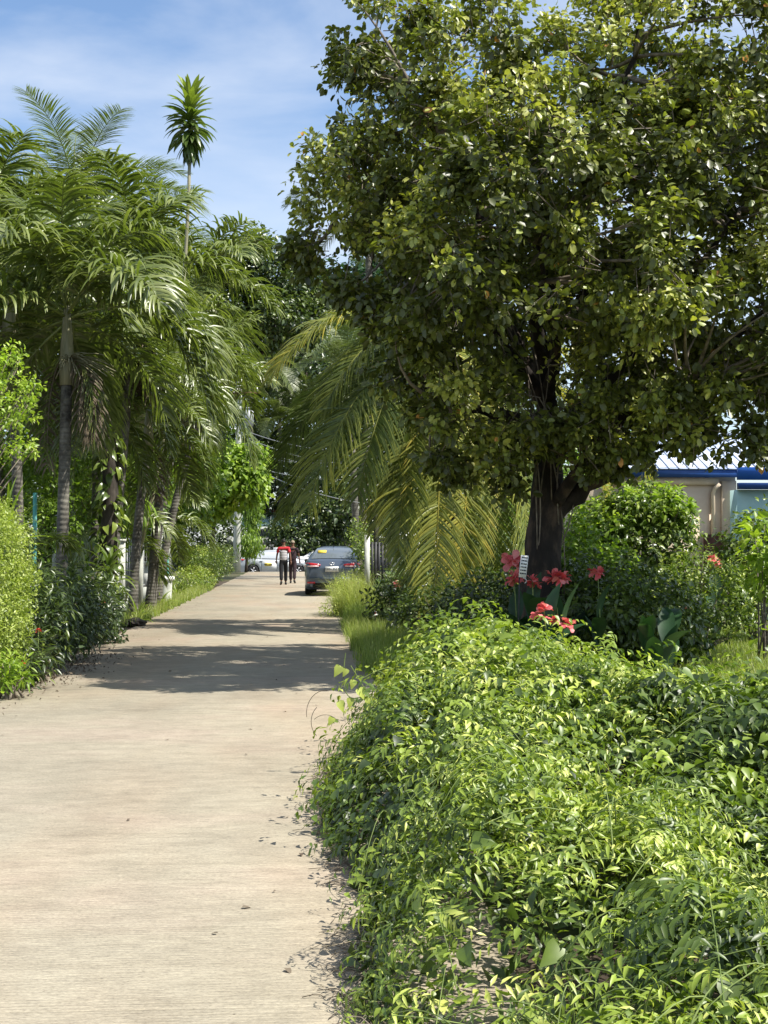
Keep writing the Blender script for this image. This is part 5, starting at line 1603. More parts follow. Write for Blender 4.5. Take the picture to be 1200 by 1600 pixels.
MB().box((-2.0, 3.0, 3.3), (4.4, 7.8, 0.14)).build('roof', M['steel'], LH)
MB().tube([(0.35, -0.2, 0.3), (0.25, -0.2, 3.1)], 0.12, 8).build('corner_post', M['weathered'], LH)

GF = 'pale weathered posts of the left garden wall'
for px_, Y, h_, w_, lab in ((181, 26.0, 1.55, 0.12, 'first pale post with peeling paint next to the strap leaf plant'), (190, 26.6, 1.6, 0.13, 'second pale post almost touching the first'), (218, 31.5, 1.75, 0.16, 'pale post behind the scorched palm trunk'), (243, 34.5, 1.9, 0.20, 'thick pale post behind the leaning palm')):
    p_ = W(px_, 900, Y)
    c_ = root('fence_post', (p_.x, Y, 0))
    tag(c_, lab, 'post', GF)
    MB().box((0, 0, h_ / 2), (w_, w_, h_)).build('shaft', M['weathered'], c_)
    MB().box((0, 0, h_ + 0.02), (w_ * 1.25, w_ * 1.25, 0.05)).build('cap', M['weathered'], c_)
fc = root('metal_fence', (-4.35, 28, 0))
tag(fc, 'grey metal bar fence behind the slanting palm trunks', 'fence')
for k in range(22):
    MB().box((0, k * 0.42, 1.05), (0.03, 0.03, 1.3)).build('bar', M['steel'], fc)
for z in (0.45, 1.68):
    MB().box((0.0, 4.4, z), (0.05, 9.2, 0.05)).build('rail', M['steel'], fc)
MB().box((0, 4.4, 0.2), (0.15, 9.2, 0.4)).build('base', M['weathered'], fc)
GS = 'teal painted fence pieces in the left bed'
for px_, py0, py1, Y, lab in ((54, 770, 880, 19.8, 'thin teal upright between the hedge and the nearest palm'), (262, 835, 895, 40.0, 'thin teal upright below the white window')):
    p_ = W(px_, 900, Y)
    z1, z0 = W(px_, py0, Y).z, W(px_, py1, Y).z
    c_ = root('teal_upright', (p_.x, Y, 0))
    tag(c_, lab, 'post', GS)
    MB().box((0, 0, z1 / 2), (0.05, 0.05, z1)).build('post', M['teal_paint'], c_)
    MB().box((-0.2, 0, z0 + 0.25), (0.36, 0.02, 0.3)).build('panel', M['teal_paint'], c_)
# planter / fluted concrete urn
pl = root('concrete_planter', (W(258, 920, 35.5).x, 35.5, 0))
tag(pl, 'round fluted concrete planter with a white rim beside the leaning palm', 'planter')
n_ = 20
m_ = MB()
prof = [(0.0, 0.0), (0.17, 0.0), (0.18, 0.06), (0.16, 0.10), (0.175, 0.45), (0.185, 0.62)]
th = np.arange(n_) * 2 * math.pi / n_
v_ = []
for r_, z in prof:
    for k in range(n_):
        rr = r_ * (1 + (0.05 if (k % 2 and 0.08 < z < 0.6) else 0))
        v_.append((rr * math.cos(th[k]), rr * math.sin(th[k]), z))
q = [(i * n_ + k, i * n_ + (k + 1) % n_, (i + 1) * n_ + (k + 1) % n_, (i + 1) * n_ + k) for i in range(len(prof) - 1) for k in range(n_)]
m_.add(v_, q).build('bowl', M['weathered'], pl)
m_ = MB()
v_ = []
rp = [(0.19, 0.60), (0.24, 0.63), (0.245, 0.70), (0.19, 0.72), (0.10, 0.69), (0.0, 0.68)]
for r_, z in rp:
    for k in range(n_):
        v_.append((r_ * math.cos(th[k]), r_ * math.sin(th[k]), z))
q = [(i * n_ + k, i * n_ + (k + 1) % n_, (i + 1) * n_ + (k + 1) % n_, (i + 1) * n_ + k) for i in range(len(rp) - 1) for k in range(n_)]
m_.add(v_, q).build('rim', M['white_paint'], pl)
# black rock at the scorched trunk's foot
mb_ = MB()
d_ = rdir(90)
from mathutils.geometry import delaunay_2d_cdt
rk = bpy.data.meshes.new('rock')
import bmesh
bm = bmesh.new()
bmesh.ops.create_icosphere(bm, subdivisions=3, radius=1)
for v in bm.verts:
    f_ = 1 + 0.18 * math.sin(v.co.x * 5 + 1) * math.sin(v.co.y * 4) + 0.1 * math.sin(v.co.z * 9 + v.co.x * 7)
    v.co = Vector((v.co.x * 0.22 * f_, v.co.y * 0.3 * f_, v.co.z * 0.09 * f_ + 0.05))
bm.to_mesh(rk)
rk.materials.append(M['dark_bark'])
ro = bpy.data.objects.new('rock', rk)
ro.location = (W(207, 975, 26.3).x + 0.05, 26.3, 0)
col.objects.link(ro)
tag(ro, 'flat black rock at the foot of the scorched palm trunk', 'rock')

# ------------------------------------------------------------------ utility pole, meter post, wires
up = root('utility_pole', (W(370, 890, 76).x, 76, 0))
tag(up, 'tall round concrete utility pole carrying a grey box and wires', 'utility pole')
pz = W(375, 575, 76).z
MB().tube(np.linspace((0, 0, -0.1), (0.12, 0, pz), 6), np.linspace(0.22, 0.15, 6), 14).build('shaft', M['weathered'], up, True)
z = W(0, 650, 76).z
bx = MB().box((0.62, 0, z), (0.55, 0.5, 0.95)).build('transformer_box', M['steel'], up)
MB().box((0.62, 0, z + 0.50), (0.62, 0.56, 0.06)).build('lid', M['steel'], bx)
MB().box((0.3, 0, z), (0.2, 0.08, 0.12)).build('bracket', M['dark_metal'], up)
MB().box((0.1, -0.25, W(0, 612, 76).z), (2.4, 0.1, 0.12)).build('crossarm', M['wood_brown'], up)
for x in (-0.9, 0.0, 1.1):
    MB().tube([(x, -0.25, W(0, 612, 76).z + 0.06), (x, -0.25, W(0, 612, 76).z + 0.3)], [0.06, 0.04], 8).build('insulator', M['white_paint'], up)
arm = MB().tube([V3(W(370, 670, 76)) - V3(up.location), V3(W(300, 685, 74)) - V3(up.location)], 0.09, 6).build('lamp_arm', M['steel'], up)
GW = 'overhead wires at the far end of the lane'
wires = [((372, 612), (90, 470), 76, 24, 1.0, 'overhead wire running to the nearest palm crown'), ((372, 622), (0, 560), 76, 20, 1.0, 'lower overhead wire running to the left edge'),
         ((372, 668), (640, 700), 76, 60, 1.2, 'topmost of the sagging wires right of the pole'), ((372, 676), (640, 722), 76, 60, 1.4, 'second of the sagging wires right of the pole'), ((372, 690), (600, 730), 76, 60, 1.0, 'third sagging wire right of the pole'),
         ((375, 704), (600, 712), 76, 60, 1.0, 'fourth sagging wire right of the pole'), ((375, 716), (590, 790), 76, 46, 0.8, 'wire dropping from the pole to the meter post'), ((378, 722), (600, 745), 76, 60, 0.9, 'lowest sagging wire right of the pole')]
for a, b, Ya, Yb, sag, lab in wires:
    A, B = V3(W(*a, Ya)), V3(W(*b, Yb))
    m_ = (A + B) / 2 - V3((0, 0, sag))
    o = MB().tube(bez(A, m_, B, 20), 0.018, 5).build('overhead_wire', M['steel'])
    tag(o, lab, 'wire', GW)
mp_ = root('meter_post', (W(588, 850, 40).x, 40, 0))
tag(mp_, 'dark post with an electric meter and a small white hood above the gate', 'post')
MB().box((0, 0, W(0, 745, 40).z / 2), (0.14, 0.14, W(0, 745, 40).z)).build('post', M['dark_metal'], mp_)
z = W(0, 765, 40).z
MB().box((0, -0.1, z), (0.2, 0.14, 0.36)).build('meter', M['steel'], mp_)
MB().box((0.0, -0.18, z + 0.02), (0.1, 0.02, 0.16)).build('dial', M['glass'], mp_)
MB().box((-0.16, -0.12, W(0, 781, 40).z), (0.46, 0.3, 0.05)).build('hood', M['white_paint'], mp_)
# dark gate
gt = root('dark_gate', (W(595, 900, 38).x, 38, 0))
tag(gt, 'dark slatted metal gate with a grey post beside the parked blue car', 'gate')
gtop = W(0, 847, 38).z
MB().box((-0.38, 0, gtop / 2 + 0.1), (0.14, 0.14, gtop + 0.2)).build('gate_post', M['weathered'], gt)
MB().box((0.55, 0, gtop / 2 + 0.05), (0.14, 0.14, gtop)).build('gate_post', M['weathered'], gt)
for k in range(8):
    MB().box((-0.24 + k * 0.095, 0, gtop / 2 + 0.05), (0.065, 0.03, gtop - 0.1)).build('slat', M['dark_metal'], gt)
for z in (0.25, gtop - 0.08):
    MB().box((0.09, 0.03, z), (0.78, 0.03, 0.06)).build('rail', M['dark_metal'], gt)
ww_ = MB().box((W(655, 845, 36.5).x, 36.5, 0.9), (1.5, 0.15, 2.0)).build('garden_wall', M['white_paint'])
tag(ww_, 'white garden wall glimpsed between the drooping fronds', 'wall')

# ------------------------------------------------------------------ beyond the crossing street
fw = root('street_wall', (W(500, 850, 88.0).x, 88.0, -0.28))
tag(fw, 'grey block wall with a dark railing behind the white taxi', 'wall')
zt_ = W(0, 840, 88).z + 0.28
for j in range(5):
    for i in range(14):
        MB().box((-5.6 + i * 0.8 + (0.4 if j % 2 else 0), 0, zt_ / 5 * (j + 0.5)), (0.79, 0.15, zt_ / 5 - 0.01)).build('block', M['grey_wall'], fw)
for k in range(40):
    MB().box((-5.8 + k * 0.3, 0, zt_ + 0.28), (0.035, 0.035, 0.56)).build('bar', M['dark_metal'], fw)
MB().box((0, 0, zt_ + 0.55), (12, 0.05, 0.05)).build('rail', M['dark_metal'], fw)
fh = root('far_house', (W(482, 850, 92).x, 92, -0.28))
tag(fh, 'low house with a pale green metal roof and dull red fascia across the street', 'house')
MB().box((0, 3, 1.4), (8.0, 5, 2.8)).build('wall', M['grey_wall'], fh)
ze, zr_ = W(0, 822, 92).z + 0.28, W(0, 800, 94.5).z + 0.28
for k in range(14):
    x = -4.5 + k * 0.65
    m_ = MB().add([(x, -0.6, ze), (x + 0.63, -0.6, ze), (x + 0.63, 2.6, zr_), (x, 2.6, zr_), (x, -0.6, ze - 0.03), (x + 0.63, -0.6, ze - 0.03), (x + 0.63, 2.6, zr_ - 0.03), (x, 2.6, zr_ - 0.03)], [(0, 1, 2, 3), (7, 6, 5, 4), (0, 4, 5, 1), (1, 5, 6, 2), (2, 6, 7, 3), (3, 7, 4, 0)])
    m_.build('roof_panel', M['roof_green'], fh)
MB().box((0, 2.7, zr_ + 0.12), (9.6, 0.1, 0.22)).build('ridge_board', M['red_fascia'], fh)


# ------------------------------------------------------------------ cars
def lathe_x(mb, prof, c, n=20, sgn=1):
    """prof (x, r) turned about the x axis at centre c."""
    th = np.arange(n) * 2 * math.pi / n
    v = [(c[0] + sgn * x, c[1] + r * math.cos(t), c[2] + r * math.sin(t)) for x, r in prof for t in th]
    q = [(i * n + k, i * n + (k + 1) % n, (i + 1) * n + (k + 1) % n, (i + 1) * n + k) for i in range(len(prof) - 1) for k in range(n)]
    mb.add(v, q)


def text_mesh(to):
    """Swap a text object for a plain mesh of the same lettering."""
    me = bpy.data.meshes.new_from_object(to.evaluated_get(bpy.context.evaluated_depsgraph_get()))
    me.materials.clear()
    me.materials.append(M['ink'])
    o = bpy.data.objects.new('lettering', me)
    col.objects.link(o)
    o.parent, o.location, o.rotation_euler = to.parent, to.location, to.rotation_euler
    bpy.data.objects.remove(to)
    return o


def sedan(loc, rz, label, group, pm, taxi=False, glass='glass'):
    """Sedan; local +y is forward, origin under the middle."""
    rt = root('parked_car', loc, rz)
    tag(rt, label, 'car', group)
    Ln, Wd = 4.40, 1.70
    yr, yf = -Ln / 2, Ln / 2
    wr, wf, wrad = -1.28, 1.29, 0.31
    st = np.linspace(0, 1, 70)
    ysn = yr + Ln * st
    belt = np.interp(ysn, [yr, yr + 0.06, yr + 0.25, yr + 0.75, -0.9, 0.7, 1.1, 1.8, yf - 0.1, yf], [0.80, 1.0, 1.075, 1.06, 0.97, 0.92, 0.93, 0.86, 0.74, 0.60])
    hw = np.interp(ysn, [yr, yr + 0.12, yr + 0.5, 0, yf - 0.7, yf - 0.2, yf], [0.66, 0.78, 0.845, 0.85, 0.835, 0.74, 0.58])
    low = np.full(70, 0.19)
    low = np.where(st < 0.04, 0.27, low)
    ar = wrad + 0.065
    for wc in (wr, wf):
        dd = ar ** 2 - (ysn - wc) ** 2
        low = np.where(dd > 0, np.maximum(low, wrad + np.sqrt(np.maximum(dd, 0))), low)
    v = []
    for i in range(70):
        w, zb, zt = hw[i], low[i], belt[i]
        zm = 0.52 * zt + 0.48 * max(zb, 0.3)
        sec = [(0, zb), (w * 0.90, zb), (w * 0.985, zb + 0.03), (w * 1.0, max(zb + 0.035, zm - 0.05)), (w * 0.995, max(zb + 0.04, zt - 0.16)), (w * 0.965, max(zb + 0.05, zt - 0.05)), (w * 0.88, zt), (w * 0.45, zt + 0.025), (0, zt + 0.032)]
        sec = sec + [(-x, z) for x, z in sec[1:-1][::-1]]
        v += [(x, ysn[i], z) for x, z in sec]
    k = 16
    q = [(i * k + j, i * k + (j + 1) % k, (i + 1) * k + (j + 1) % k, (i + 1) * k + j) for i in range(69) for j in range(k)]
    m_ = MB().add(v, q)
    for i, s_ in ((0, 1), (69, -1)):
        o = i * k
        c = len(v)
        f = []
        cen = np.mean(np.array(v[o:o + k]), axis=0)
        m_.add(np.vstack([np.array(v[o:o + k]), cen]), None, [(j, (j + 1) % k, k)[::s_] for j in range(k)])
    body = m_.build('body', M[pm], rt, True)
    # greenhouse: pillars and roof in paint, glass as separate panes just proud
    gy = np.array([-1.62, -1.45, -1.15, -0.85, -0.4, 0.2, 0.55, 0.85, 1.15, 1.32])
    gt_ = np.array([1.06, 1.16, 1.335, 1.43, 1.475, 1.475, 1.43, 1.28, 1.08, 0.95])
    gb = np.interp(gy, ysn, belt) - 0.03
    v = []
    for i in range(len(gy)):
        h = gt_[i] - gb[i]
        wb = 0.79
        wt2 = wb - 0.27 * h / 0.5
        sec = [(wb, gb[i]), (wb - 0.02 - 0.22 * h * 0.6, gb[i] + h * 0.62), (wt2, gt_[i] - 0.05), (wt2 - 0.09, gt_[i] - 0.006), (wt2 * 0.5, gt_[i] + 0.012)]
        sec = sec + [(-x, z) for x, z in sec[::-1]]
        v += [(x, gy[i], z) for x, z in sec]
    k = 10
    q = [(i * k + j, i * k + j + 1, (i + 1) * k + j + 1, (i + 1) * k + j) for i in range(len(gy) - 1) for j in range(k - 1)]
    cab = MB().add(v, q).build('cabin', M[pm], rt, True)
    # side windows
    for sx in (-1, 1):
        for (ya, yb) in ((-1.30, -0.83), (-0.79, 0.06), (0.12, 0.98)):
            ys_ = np.linspace(ya, yb, 6)
            lo, hi = [], []
            for y in ys_:
                zt2 = np.interp(y, gy, gt_) - 0.075
                zb2 = np.interp(y, ysn, belt) + 0.02
                zt2 = max(zt2, zb2 + 0.01)
                hfull = np.interp(y, gy, gt_) - (np.interp(y, ysn, belt) - 0.03)

                def xw(z):
                    h0 = z - (np.interp(y, ysn, belt) - 0.03)
                    wt2 = 0.79 - 0.27 * hfull / 0.5
                    zz = [0, hfull * 0.62, hfull - 0.05]
                    xx = [0.79, 0.77 - 0.132 * hfull, wt2]
                    return np.interp(h0, zz, xx) + 0.008
                lo.append((sx * xw(zb2), y, zb2))
                hi.append((sx * xw(zt2), y, zt2))
            md = [tuple((np.array(a) + np.array(b)) / 2 + np.array([sx * 0.006, 0, 0])) for a, b in zip(lo, hi)]
            vv = lo + md + hi
            q = [(r * 6 + j, r * 6 + j + 1, (r + 1) * 6 + j + 1, (r + 1) * 6 + j) for r in range(2) for j in range(5)]
            MB().add(vv, q).build('side_window', M['glass'], rt, True)
    # rear and front screens
    for nm, pts in (('rear_window', ((-1.60, 1.09, 0.66), (-1.36, 1.215, 0.60), (-1.12, 1.345, 0.545), (-0.92, 1.41, 0.50))), ('windscreen', ((1.30, 0.99, 0.68), (1.10, 1.13, 0.62), (0.88, 1.275, 0.57), (0.66, 1.39, 0.52)))):
        vv = []
        for y, z, w in pts:
            for u in (-1, -0.5, 0, 0.5, 1):
                vv.append((u * w, y, z + 0.030 - 0.018 * abs(u) ** 2))
        q = [(r * 5 + j, r * 5 + j + 1, (r + 1) * 5 + j + 1, (r + 1) * 5 + j) for r in range(3) for j in range(4)]
        MB().add(vv, q).build(nm, M[glass], rt, True)
    # wheels
    for wy in (wr, wf):
        for sx in (-1, 1):
            wh = MB()
            lathe_x(wh, [(-0.10, 0.20), (-0.10, 0.285), (-0.07, wrad), (0.07, wrad), (0.10, 0.285), (0.10, 0.20)], (0, 0, 0), 24, sx)
            wo_ = wh.build('wheel', M['rubber'], rt, True, loc=(sx * 0.745, wy, wrad))
            rm = MB()
            lathe_x(rm, [(0.10, 0.215), (0.085, 0.20), (0.05, 0.18)], (0, 0, 0), 24, sx)
            for s5 in range(5):
                a = s5 * 2 * math.pi / 5
                c = (sx * 0.075, 0.11 * math.cos(a), 0.11 * math.sin(a))
                rm.tube([(sx * 0.08, 0, 0), (sx * 0.08, 0.19 * math.cos(a), 0.19 * math.sin(a))], [0.04, 0.022], 5)
            rm.build('rim', M['alloy'], wo_)
            dk = MB()
            lathe_x(dk, [(0.03, 0.0), (0.03, 0.2)], (0, 0, 0), 20, sx)
            dk.build('brake_disc', M['dark_metal'], wo_)
    # dark wheel wells
    for wy in (wr, wf):
        MB().box((0, wy, 0.38), (1.2, 0.62, 0.4)).build('wheel_well', M['rubber'], rt)
    # tail lamps wrap round the corners
    for sx in (-1, 1):
        vv = [(sx * 0.36, yr - 0.012, 0.90), (sx * 0.36, yr - 0.02, 0.945), (sx * 0.62, yr - 0.002, 0.985), (sx * 0.60, yr - 0.005, 0.86), (sx * 0.765, yr + 0.14, 0.99), (sx * 0.76, yr + 0.12, 0.85), (sx * 0.845, yr + 0.42, 0.965), (sx * 0.845, yr + 0.36, 0.88)]
        vb = [(x * 0.93, y + 0.08, z) for x, y, z in vv]
        f = [(0, 3, 2, 1), (3, 5, 4, 2), (5, 7, 6, 4)]
        q = f + [tuple(i + 8 for i in g[::-1]) for g in f] + [(0, 1, 9, 8), (1, 2, 10, 9), (2, 4, 12, 10), (4, 6, 14, 12), (6, 7, 15, 14), (7, 5, 13, 15), (5, 3, 11, 13), (3, 0, 8, 11)]
        tl_ = MB().add(vv + vb, q).build('tail_lamp', M['lamp_red'], rt)
        MB().box((sx * 0.56, yr - 0.004, 0.885), (0.34, 0.03, 0.035)).build('lamp_strip', M['lamp_clear'], tl_)
        MB().box((sx * 0.62, yr + 0.005, 0.40), (0.24, 0.05, 0.05)).build('reflector', M['lamp_red'], rt)
        # mirrors
        mr_ = MB().tube([(sx * 0.86, 0.78, 0.98), (sx * 0.93, 0.78, 1.0), (sx * 1.0, 0.78, 1.0)], [0.05, 0.085, 0.06], 8).build('mirror', M['dark_metal'] if not taxi else M[pm], rt, True)
        for y in (0.02, -0.82):
            MB().box((sx * 0.852, y, 0.84), (0.025, 0.16, 0.03)).build('door_handle', M['chrome' if not taxi else 'ink'], rt)
        for (ya, lean_) in ((0.08, 0.0), (1.02, 0.0), (-0.80, 0.0)):
            MB().box((sx * 0.8495, ya, 0.56), (0.006, 0.012, 0.56)).build('door_gap', M['rubber'], rt)
        MB().tube([(sx * 0.30, yf - 0.03, 0.62), (sx * 0.62, yf - 0.16, 0.68)], 0.06, 8).build('headlight', M['lamp_clear'], rt, True)
    # rear bumper, diffuser, plate, badge
    MB().box((0, yr + 0.03, 0.32), (1.15, 0.08, 0.14)).build('diffuser', M['rubber'], rt)
    MB().box((0, yr - 0.03, 0.52), (1.5, 0.06, 0.05)).build('bumper', M[pm], rt)
    pt_ = MB().box((0, yr - 0.015, 0.80), (0.40, 0.015, 0.155)).build('number_plate', M['plate'], rt)
    tx = bpy.data.curves.new('plate_text', 'FONT')
    tx.body = 'CAN 9553'
    tx.size = 0.1
    tx.align_x = 'CENTER'
    tx.align_y = 'CENTER'
    tx.extrude = 0.002
    to = bpy.data.objects.new('plate_text', tx)
    col.objects.link(to)
    to.parent = pt_
    to.location = (0, yr - 0.026, 0.80)
    to.rotation_euler = (math.pi / 2, 0, 0)
    text_mesh(to)
    MB().tube([(0.065 * math.cos(a), yr - 0.012, 0.965 + 0.042 * math.sin(a)) for a in np.linspace(0, 2 * math.pi, 16)], 0.009, 5).build('emblem', M['chrome'], rt)
    MB().tube([(0.03 * math.cos(a), yr - 0.014, 0.965 + 0.04 * math.sin(a)) for a in np.linspace(0, 2 * math.pi, 14)], 0.007, 5).build('emblem', M['chrome'], rt)
    MB().tube([(0, -0.95, 1.45), (0, -1.05, 1.53)], [0.012, 0.006], 5).build('antenna', M['ink'], rt)
    MB().box((0, -0.9 + 0.35, 1.3), (0.9, 0.25, 0.01)).build('inner_shelf', M['ink'], rt)
    return rt


GCAR = 'cars at the far end of the lane'
cp = W(525, 927, 41.4)
blue = sedan((cp.x, 41.0 + 2.0, 0), R(-3.5), 'dark blue grey sedan parked at the right edge of the lane seen from behind', GCAR, 'car_blue', glass='rear_glass')
MB().box((0, 0, 0), (0.26, 0.15, 0.004)).build('window_sticker', M['yellow'], blue, loc=(-0.34, -1.24, 1.325)).rotation_euler = (R(29), 0, 0)
sedan_x = (W(396, 890, 79.2).x + W(466, 890, 79.2).x) / 2
taxi = sedan((sedan_x, 79.2, -0.28), R(-90), 'white sedan with a yellow door plate crossing the far end of the lane', GCAR, 'car_silver', True)
for ch in taxi.children:
    pass
dp_ = MB().box((0.862, -0.42, 0.66), (0.008, 0.40, 0.17)).build('door_plate', M['yellow'], taxi)
tx = bpy.data.curves.new('door_text', 'FONT')
tx.body = 'UW  CDE'
tx.size = 0.105
tx.align_x = 'CENTER'
tx.align_y = 'CENTER'
tx.extrude = 0.002
tx.offset = 0.006
to = bpy.data.objects.new('door_text', tx)
col.objects.link(to)
to.parent = dp_
to.location = (0.869, -0.42, 0.66)
to.rotation_euler = (math.pi / 2, 0, math.pi / 2)
text_mesh(to)
MB().box((0, 0.1, 1.56), (0.3, 0.5, 0.13)).build('roof_sign', M['plate'], taxi)
for y0_, y1_ in ((-0.80, 0.08),):
    MB().box((0.853, (y0_ + y1_) / 2, 0.62), (0.012, y1_ - y0_ - 0.03, 0.52)).build('rear_door', M['car_white'], taxi)
    MB().box((0.853, 0.56, 0.61), (0.012, 0.9, 0.50)).build('front_door', M['car_white'], taxi)
p_ = W(492, 885, 86)
van = sedan((p_.x + 0.9, 84.0, -0.28), R(-96), 'second white car half hidden between the taxi and the parked blue sedan', GCAR, 'car_white')


# ------------------------------------------------------------------ people
def skin_mesh(name, joints, edges, radii, mat, parent, sub=2, flat=None):
    me = bpy.data.meshes.new(name)
    me.from_pydata([tuple(j) for j in joints], edges, [])
    o = bpy.data.objects.new(name, me)
    col.objects.link(o)
    sk = o.modifiers.new('skin', 'SKIN')
    sk.use_smooth_shade = True
    for i, r in enumerate(radii):
        d = me.skin_vertices[0].data[i]
        d.radius = r if hasattr(r, '__len__') else (r, r)
        d.use_root = (i == 0)
    ss = o.modifiers.new('sub', 'SUBSURF')
    ss.levels = sub
    ss.render_levels = sub
    dg = bpy.context.evaluated_depsgraph_get()
    m2 = bpy.data.meshes.new_from_object(o.evaluated_get(dg))
    m2.name = name
    o.modifiers.clear()
    o.data = m2
    m2.materials.clear()
    m2.materials.append(mat)
    o.parent = parent
    return o


def person(loc, rz, H_, label, shirt, top, pants, hair, cap=False, swing=1, mirror=1):
    """Walking away (+y is forward)."""
    s = H_ / 1.70
    rt = root('person', loc, rz)
    tag(rt, label, 'person', 'people walking away down the lane')
    rt.scale = (s, s, s)
    a = 0.16 * swing
    J = {'pel': (0, 0, 0.93), 'wai': (0, 0, 1.08), 'che': (0, 0.0, 1.28), 'nk0': (0, 0, 1.43), 'nk': (0, 0.01, 1.49), 'hd0': (0, 0.02, 1.56), 'hd': (0, 0.03, 1.64)}
    jt = [J['pel'], J['wai'], J['che'], J['nk0'], J['nk'], J['hd0'], J['hd']]
    rd = [(0.13, 0.10), (0.115, 0.09), (0.145, 0.10), (0.08, 0.065), (0.05, 0.05), (0.072, 0.085), (0.068, 0.085)]
    ed = [(0, 1), (1, 2), (2, 3), (3, 4), (4, 5), (5, 6)]
    legs = {}
    for sx in (-1, 1):
        f = a if sx * mirror > 0 else -a
        hip, knee, ank, toe = (sx * 0.085, 0, 0.88), (sx * 0.09, f * 0.9 + 0.03, 0.49), (sx * 0.09, f * 1.3 - (0.06 if f < 0 else 0), 0.09 + (0.05 if f < 0 else 0)), (sx * 0.105, f * 1.3 + 0.12, 0.035)
        i = len(jt)
        jt += [hip, knee, ank, toe]
        rd += [0.085, 0.055, 0.038, 0.032]
        ed += [(0, i), (i, i + 1), (i + 1, i + 2), (i + 2, i + 3)]
        legs[sx] = (hip, knee, ank, toe)
    arms = {}
    for sx in (-1, 1):
        f = -a if sx * mirror > 0 else a
        sh, el, wr_ = (sx * 0.185, 0, 1.39), (sx * 0.245, f * 0.5 - 0.03, 1.13), (sx * 0.27, f * 1.2, 0.90)
        i = len(jt)
        jt += [sh, el, wr_]
        rd += [0.05, 0.038, 0.026]
        ed += [(3, i), (i, i + 1), (i + 1, i + 2)]
        arms[sx] = (sh, el, wr_)
    skin_mesh('body', jt, ed, rd, M['skin'], rt)
    # hands with fingers
    for sx in (-1, 1):
        w = V3(arms[sx][2])
        d = norm(w - V3(arms[sx][1]))
        pj = [w, w + d * 0.05, w + d * 0.085]
        pe = [(0, 1), (1, 2)]
        pr_ = [0.02, (0.018, 0.034), (0.014, 0.036)]
        hd = MB()
        hd.tube([w - d * 0.01, w + d * 0.05, w + d * 0.09], [0.022, 0.034, 0.03], 8)
        for k, (off, ln2) in enumerate(((-0.027, 0.06), (-0.009, 0.07), (0.009, 0.066), (0.027, 0.05))):
            b_ = w + d * 0.08 + V3((0, off, 0))
            hd.tube([b_, b_ + d * ln2 * .5 + V3((-sx * 0.005, 0, 0)), b_ + d * ln2 + V3((-sx * 0.02, 0, 0))], [0.009, 0.0085, 0.006], 6)
        hd.tube([w + d * 0.03 + V3((0, 0.025, 0)), w + d * 0.06 + V3((-sx * .01, 0.05, 0)), w + d * 0.09 + V3((-sx * .015, 0.055, 0))], [0.011, 0.010, 0.007], 6)
        hd.build('hand', M['skin'], rt, True)
    # face features and ears
    fc_ = MB()
    fc_.tube([(0, 0.115, 1.635), (0, 0.135, 1.60), (0, 0.125, 1.59)], [0.010, 0.015, 0.012], 6)
    for sx in (-1, 1):
        fc_.tube([(sx * 0.075, 0.02, 1.64), (sx * 0.088, 0.01, 1.615), (sx * 0.078, 0.02, 1.59)], [0.012, 0.016, 0.010], 6)
    fc_.build('ears_and_nose', M['skin'], rt, True)
    ey = MB()
    for sx in (-1, 1):
        ey.box((sx * 0.03, 0.113, 1.64), (0.022, 0.008, 0.009))
    ey.box((0, 0.118, 1.565), (0.045, 0.006, 0.008))
    ey.build('eyes_and_mouth', M['hair'], rt)
    # hair or cap
    bm_ = bmesh.new()
    bmesh.ops.create_uvsphere(bm_, u_segments=18, v_segments=12, radius=1)
    for v in list(bm_.verts):
        if v.co.z < -0.25 or (v.co.z < 0.2 and v.co.y > 0.45):
            bm_.verts.remove(v)
    me = bpy.data.meshes.new('hair')
    for v in bm_.verts:
        v.co = Vector((v.co.x * 0.088, v.co.y * 0.105 + 0.025, v.co.z * 0.095 + 1.645))
    bm_.to_mesh(me)
    me.materials.append(M['cap'] if cap else M['hair'])
    ho = bpy.data.objects.new('cap' if cap else 'hair', me)
    col.objects.link(ho)
    ho.parent = rt
    if cap:
        MB().add([(-0.07, 0.10, 1.66), (0.07, 0.10, 1.66), (0.05, 0.19, 1.645), (-0.05, 0.19, 1.645), (-0.07, 0.10, 1.65), (0.07, 0.10, 1.65), (0.05, 0.19, 1.637), (-0.05, 0.19, 1.637)], [(0, 1, 2, 3), (7, 6, 5, 4), (1, 5, 6, 2), (2, 6, 7, 3), (3, 7, 4, 0)]).build('brim', M['cap'], ho)
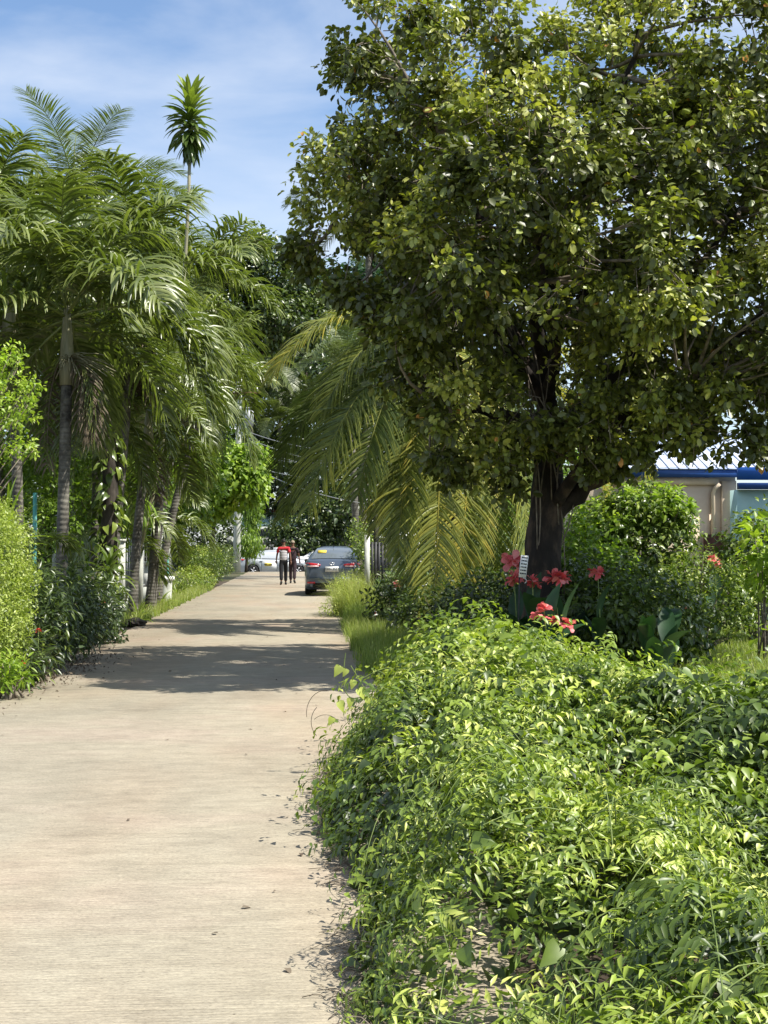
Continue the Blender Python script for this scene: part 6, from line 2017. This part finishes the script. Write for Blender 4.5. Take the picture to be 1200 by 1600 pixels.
    # shirt: torso and sleeves; the upper yoke is a second colour
    jt2 = [(0, 0, 0.86), (0, 0, 1.08), (0, 0, 1.24)]
    skin_mesh('shirt', jt2 + [(0, 0, 1.33)], [(0, 1), (1, 2), (2, 3)], [(0.178, 0.14), (0.17, 0.135), (0.175, 0.125), (0.17, 0.12)], shirt, rt)
    jt3 = [(0, 0, 1.33), (0, 0, 1.40), (0, 0, 1.46)]
    rd3 = [(0.178, 0.127), (0.16, 0.11), (0.085, 0.075)]
    e3 = [(0, 1), (1, 2)]
    for sx in (-1, 1):
        i = len(jt3)
        sh, el = V3(arms[sx][0]), V3(arms[sx][1])
        jt3 += [tuple(sh), tuple(sh + (el - sh) * 0.7)]
        rd3 += [0.072, 0.066]
        e3 += [(1, i), (i, i + 1)]
    skin_mesh('shirt_yoke', jt3, e3, rd3, top, rt)
    # trousers
    jt4 = [(0, 0, 1.02), (0, 0, 0.88)]
    rd4 = [(0.15, 0.115), (0.155, 0.12)]
    e4 = [(0, 1)]
    for sx in (-1, 1):
        i = len(jt4)
        hip, knee, ank, toe = [V3(x) for x in legs[sx]]
        jt4 += [tuple(hip + V3((0, 0, -0.05))), tuple(knee), tuple(ank + V3((0, 0, 0.03)))]
        rd4 += [0.10, 0.078, 0.068]
        e4 += [(1, i), (i, i + 1), (i + 1, i + 2)]
    skin_mesh('trousers', jt4, e4, rd4, pants, rt)
    for sx in (-1, 1):
        hip, knee, ank, toe = [V3(x) for x in legs[sx]]
        MB().tube([ank + V3((0, -0.06, -0.045)), ank + V3((0, 0.0, -0.035)), toe, toe + V3((0, 0.05, -0.005))], [0.032, 0.046, 0.04, 0.022], 8).build('shoe', M['shoe'], rt, True)
    return rt


pp = W(443, 914, 52)
person((pp.x, 52, 0), R(3), 1.70, 'person with red topped striped shirt and black trousers walking away', M['shirt_stripe'], M['shirt_red'], M['trouser'], True)
pp = W(457, 910, 53.6)
person((pp.x + 0.0, 54.0, 0), R(-4), 1.66, 'person in dark clothes and a brown cap half hidden behind the other walker', M['dark_cloth'], M['dark_cloth'], M['dark_cloth'], True, True, -1, 1)
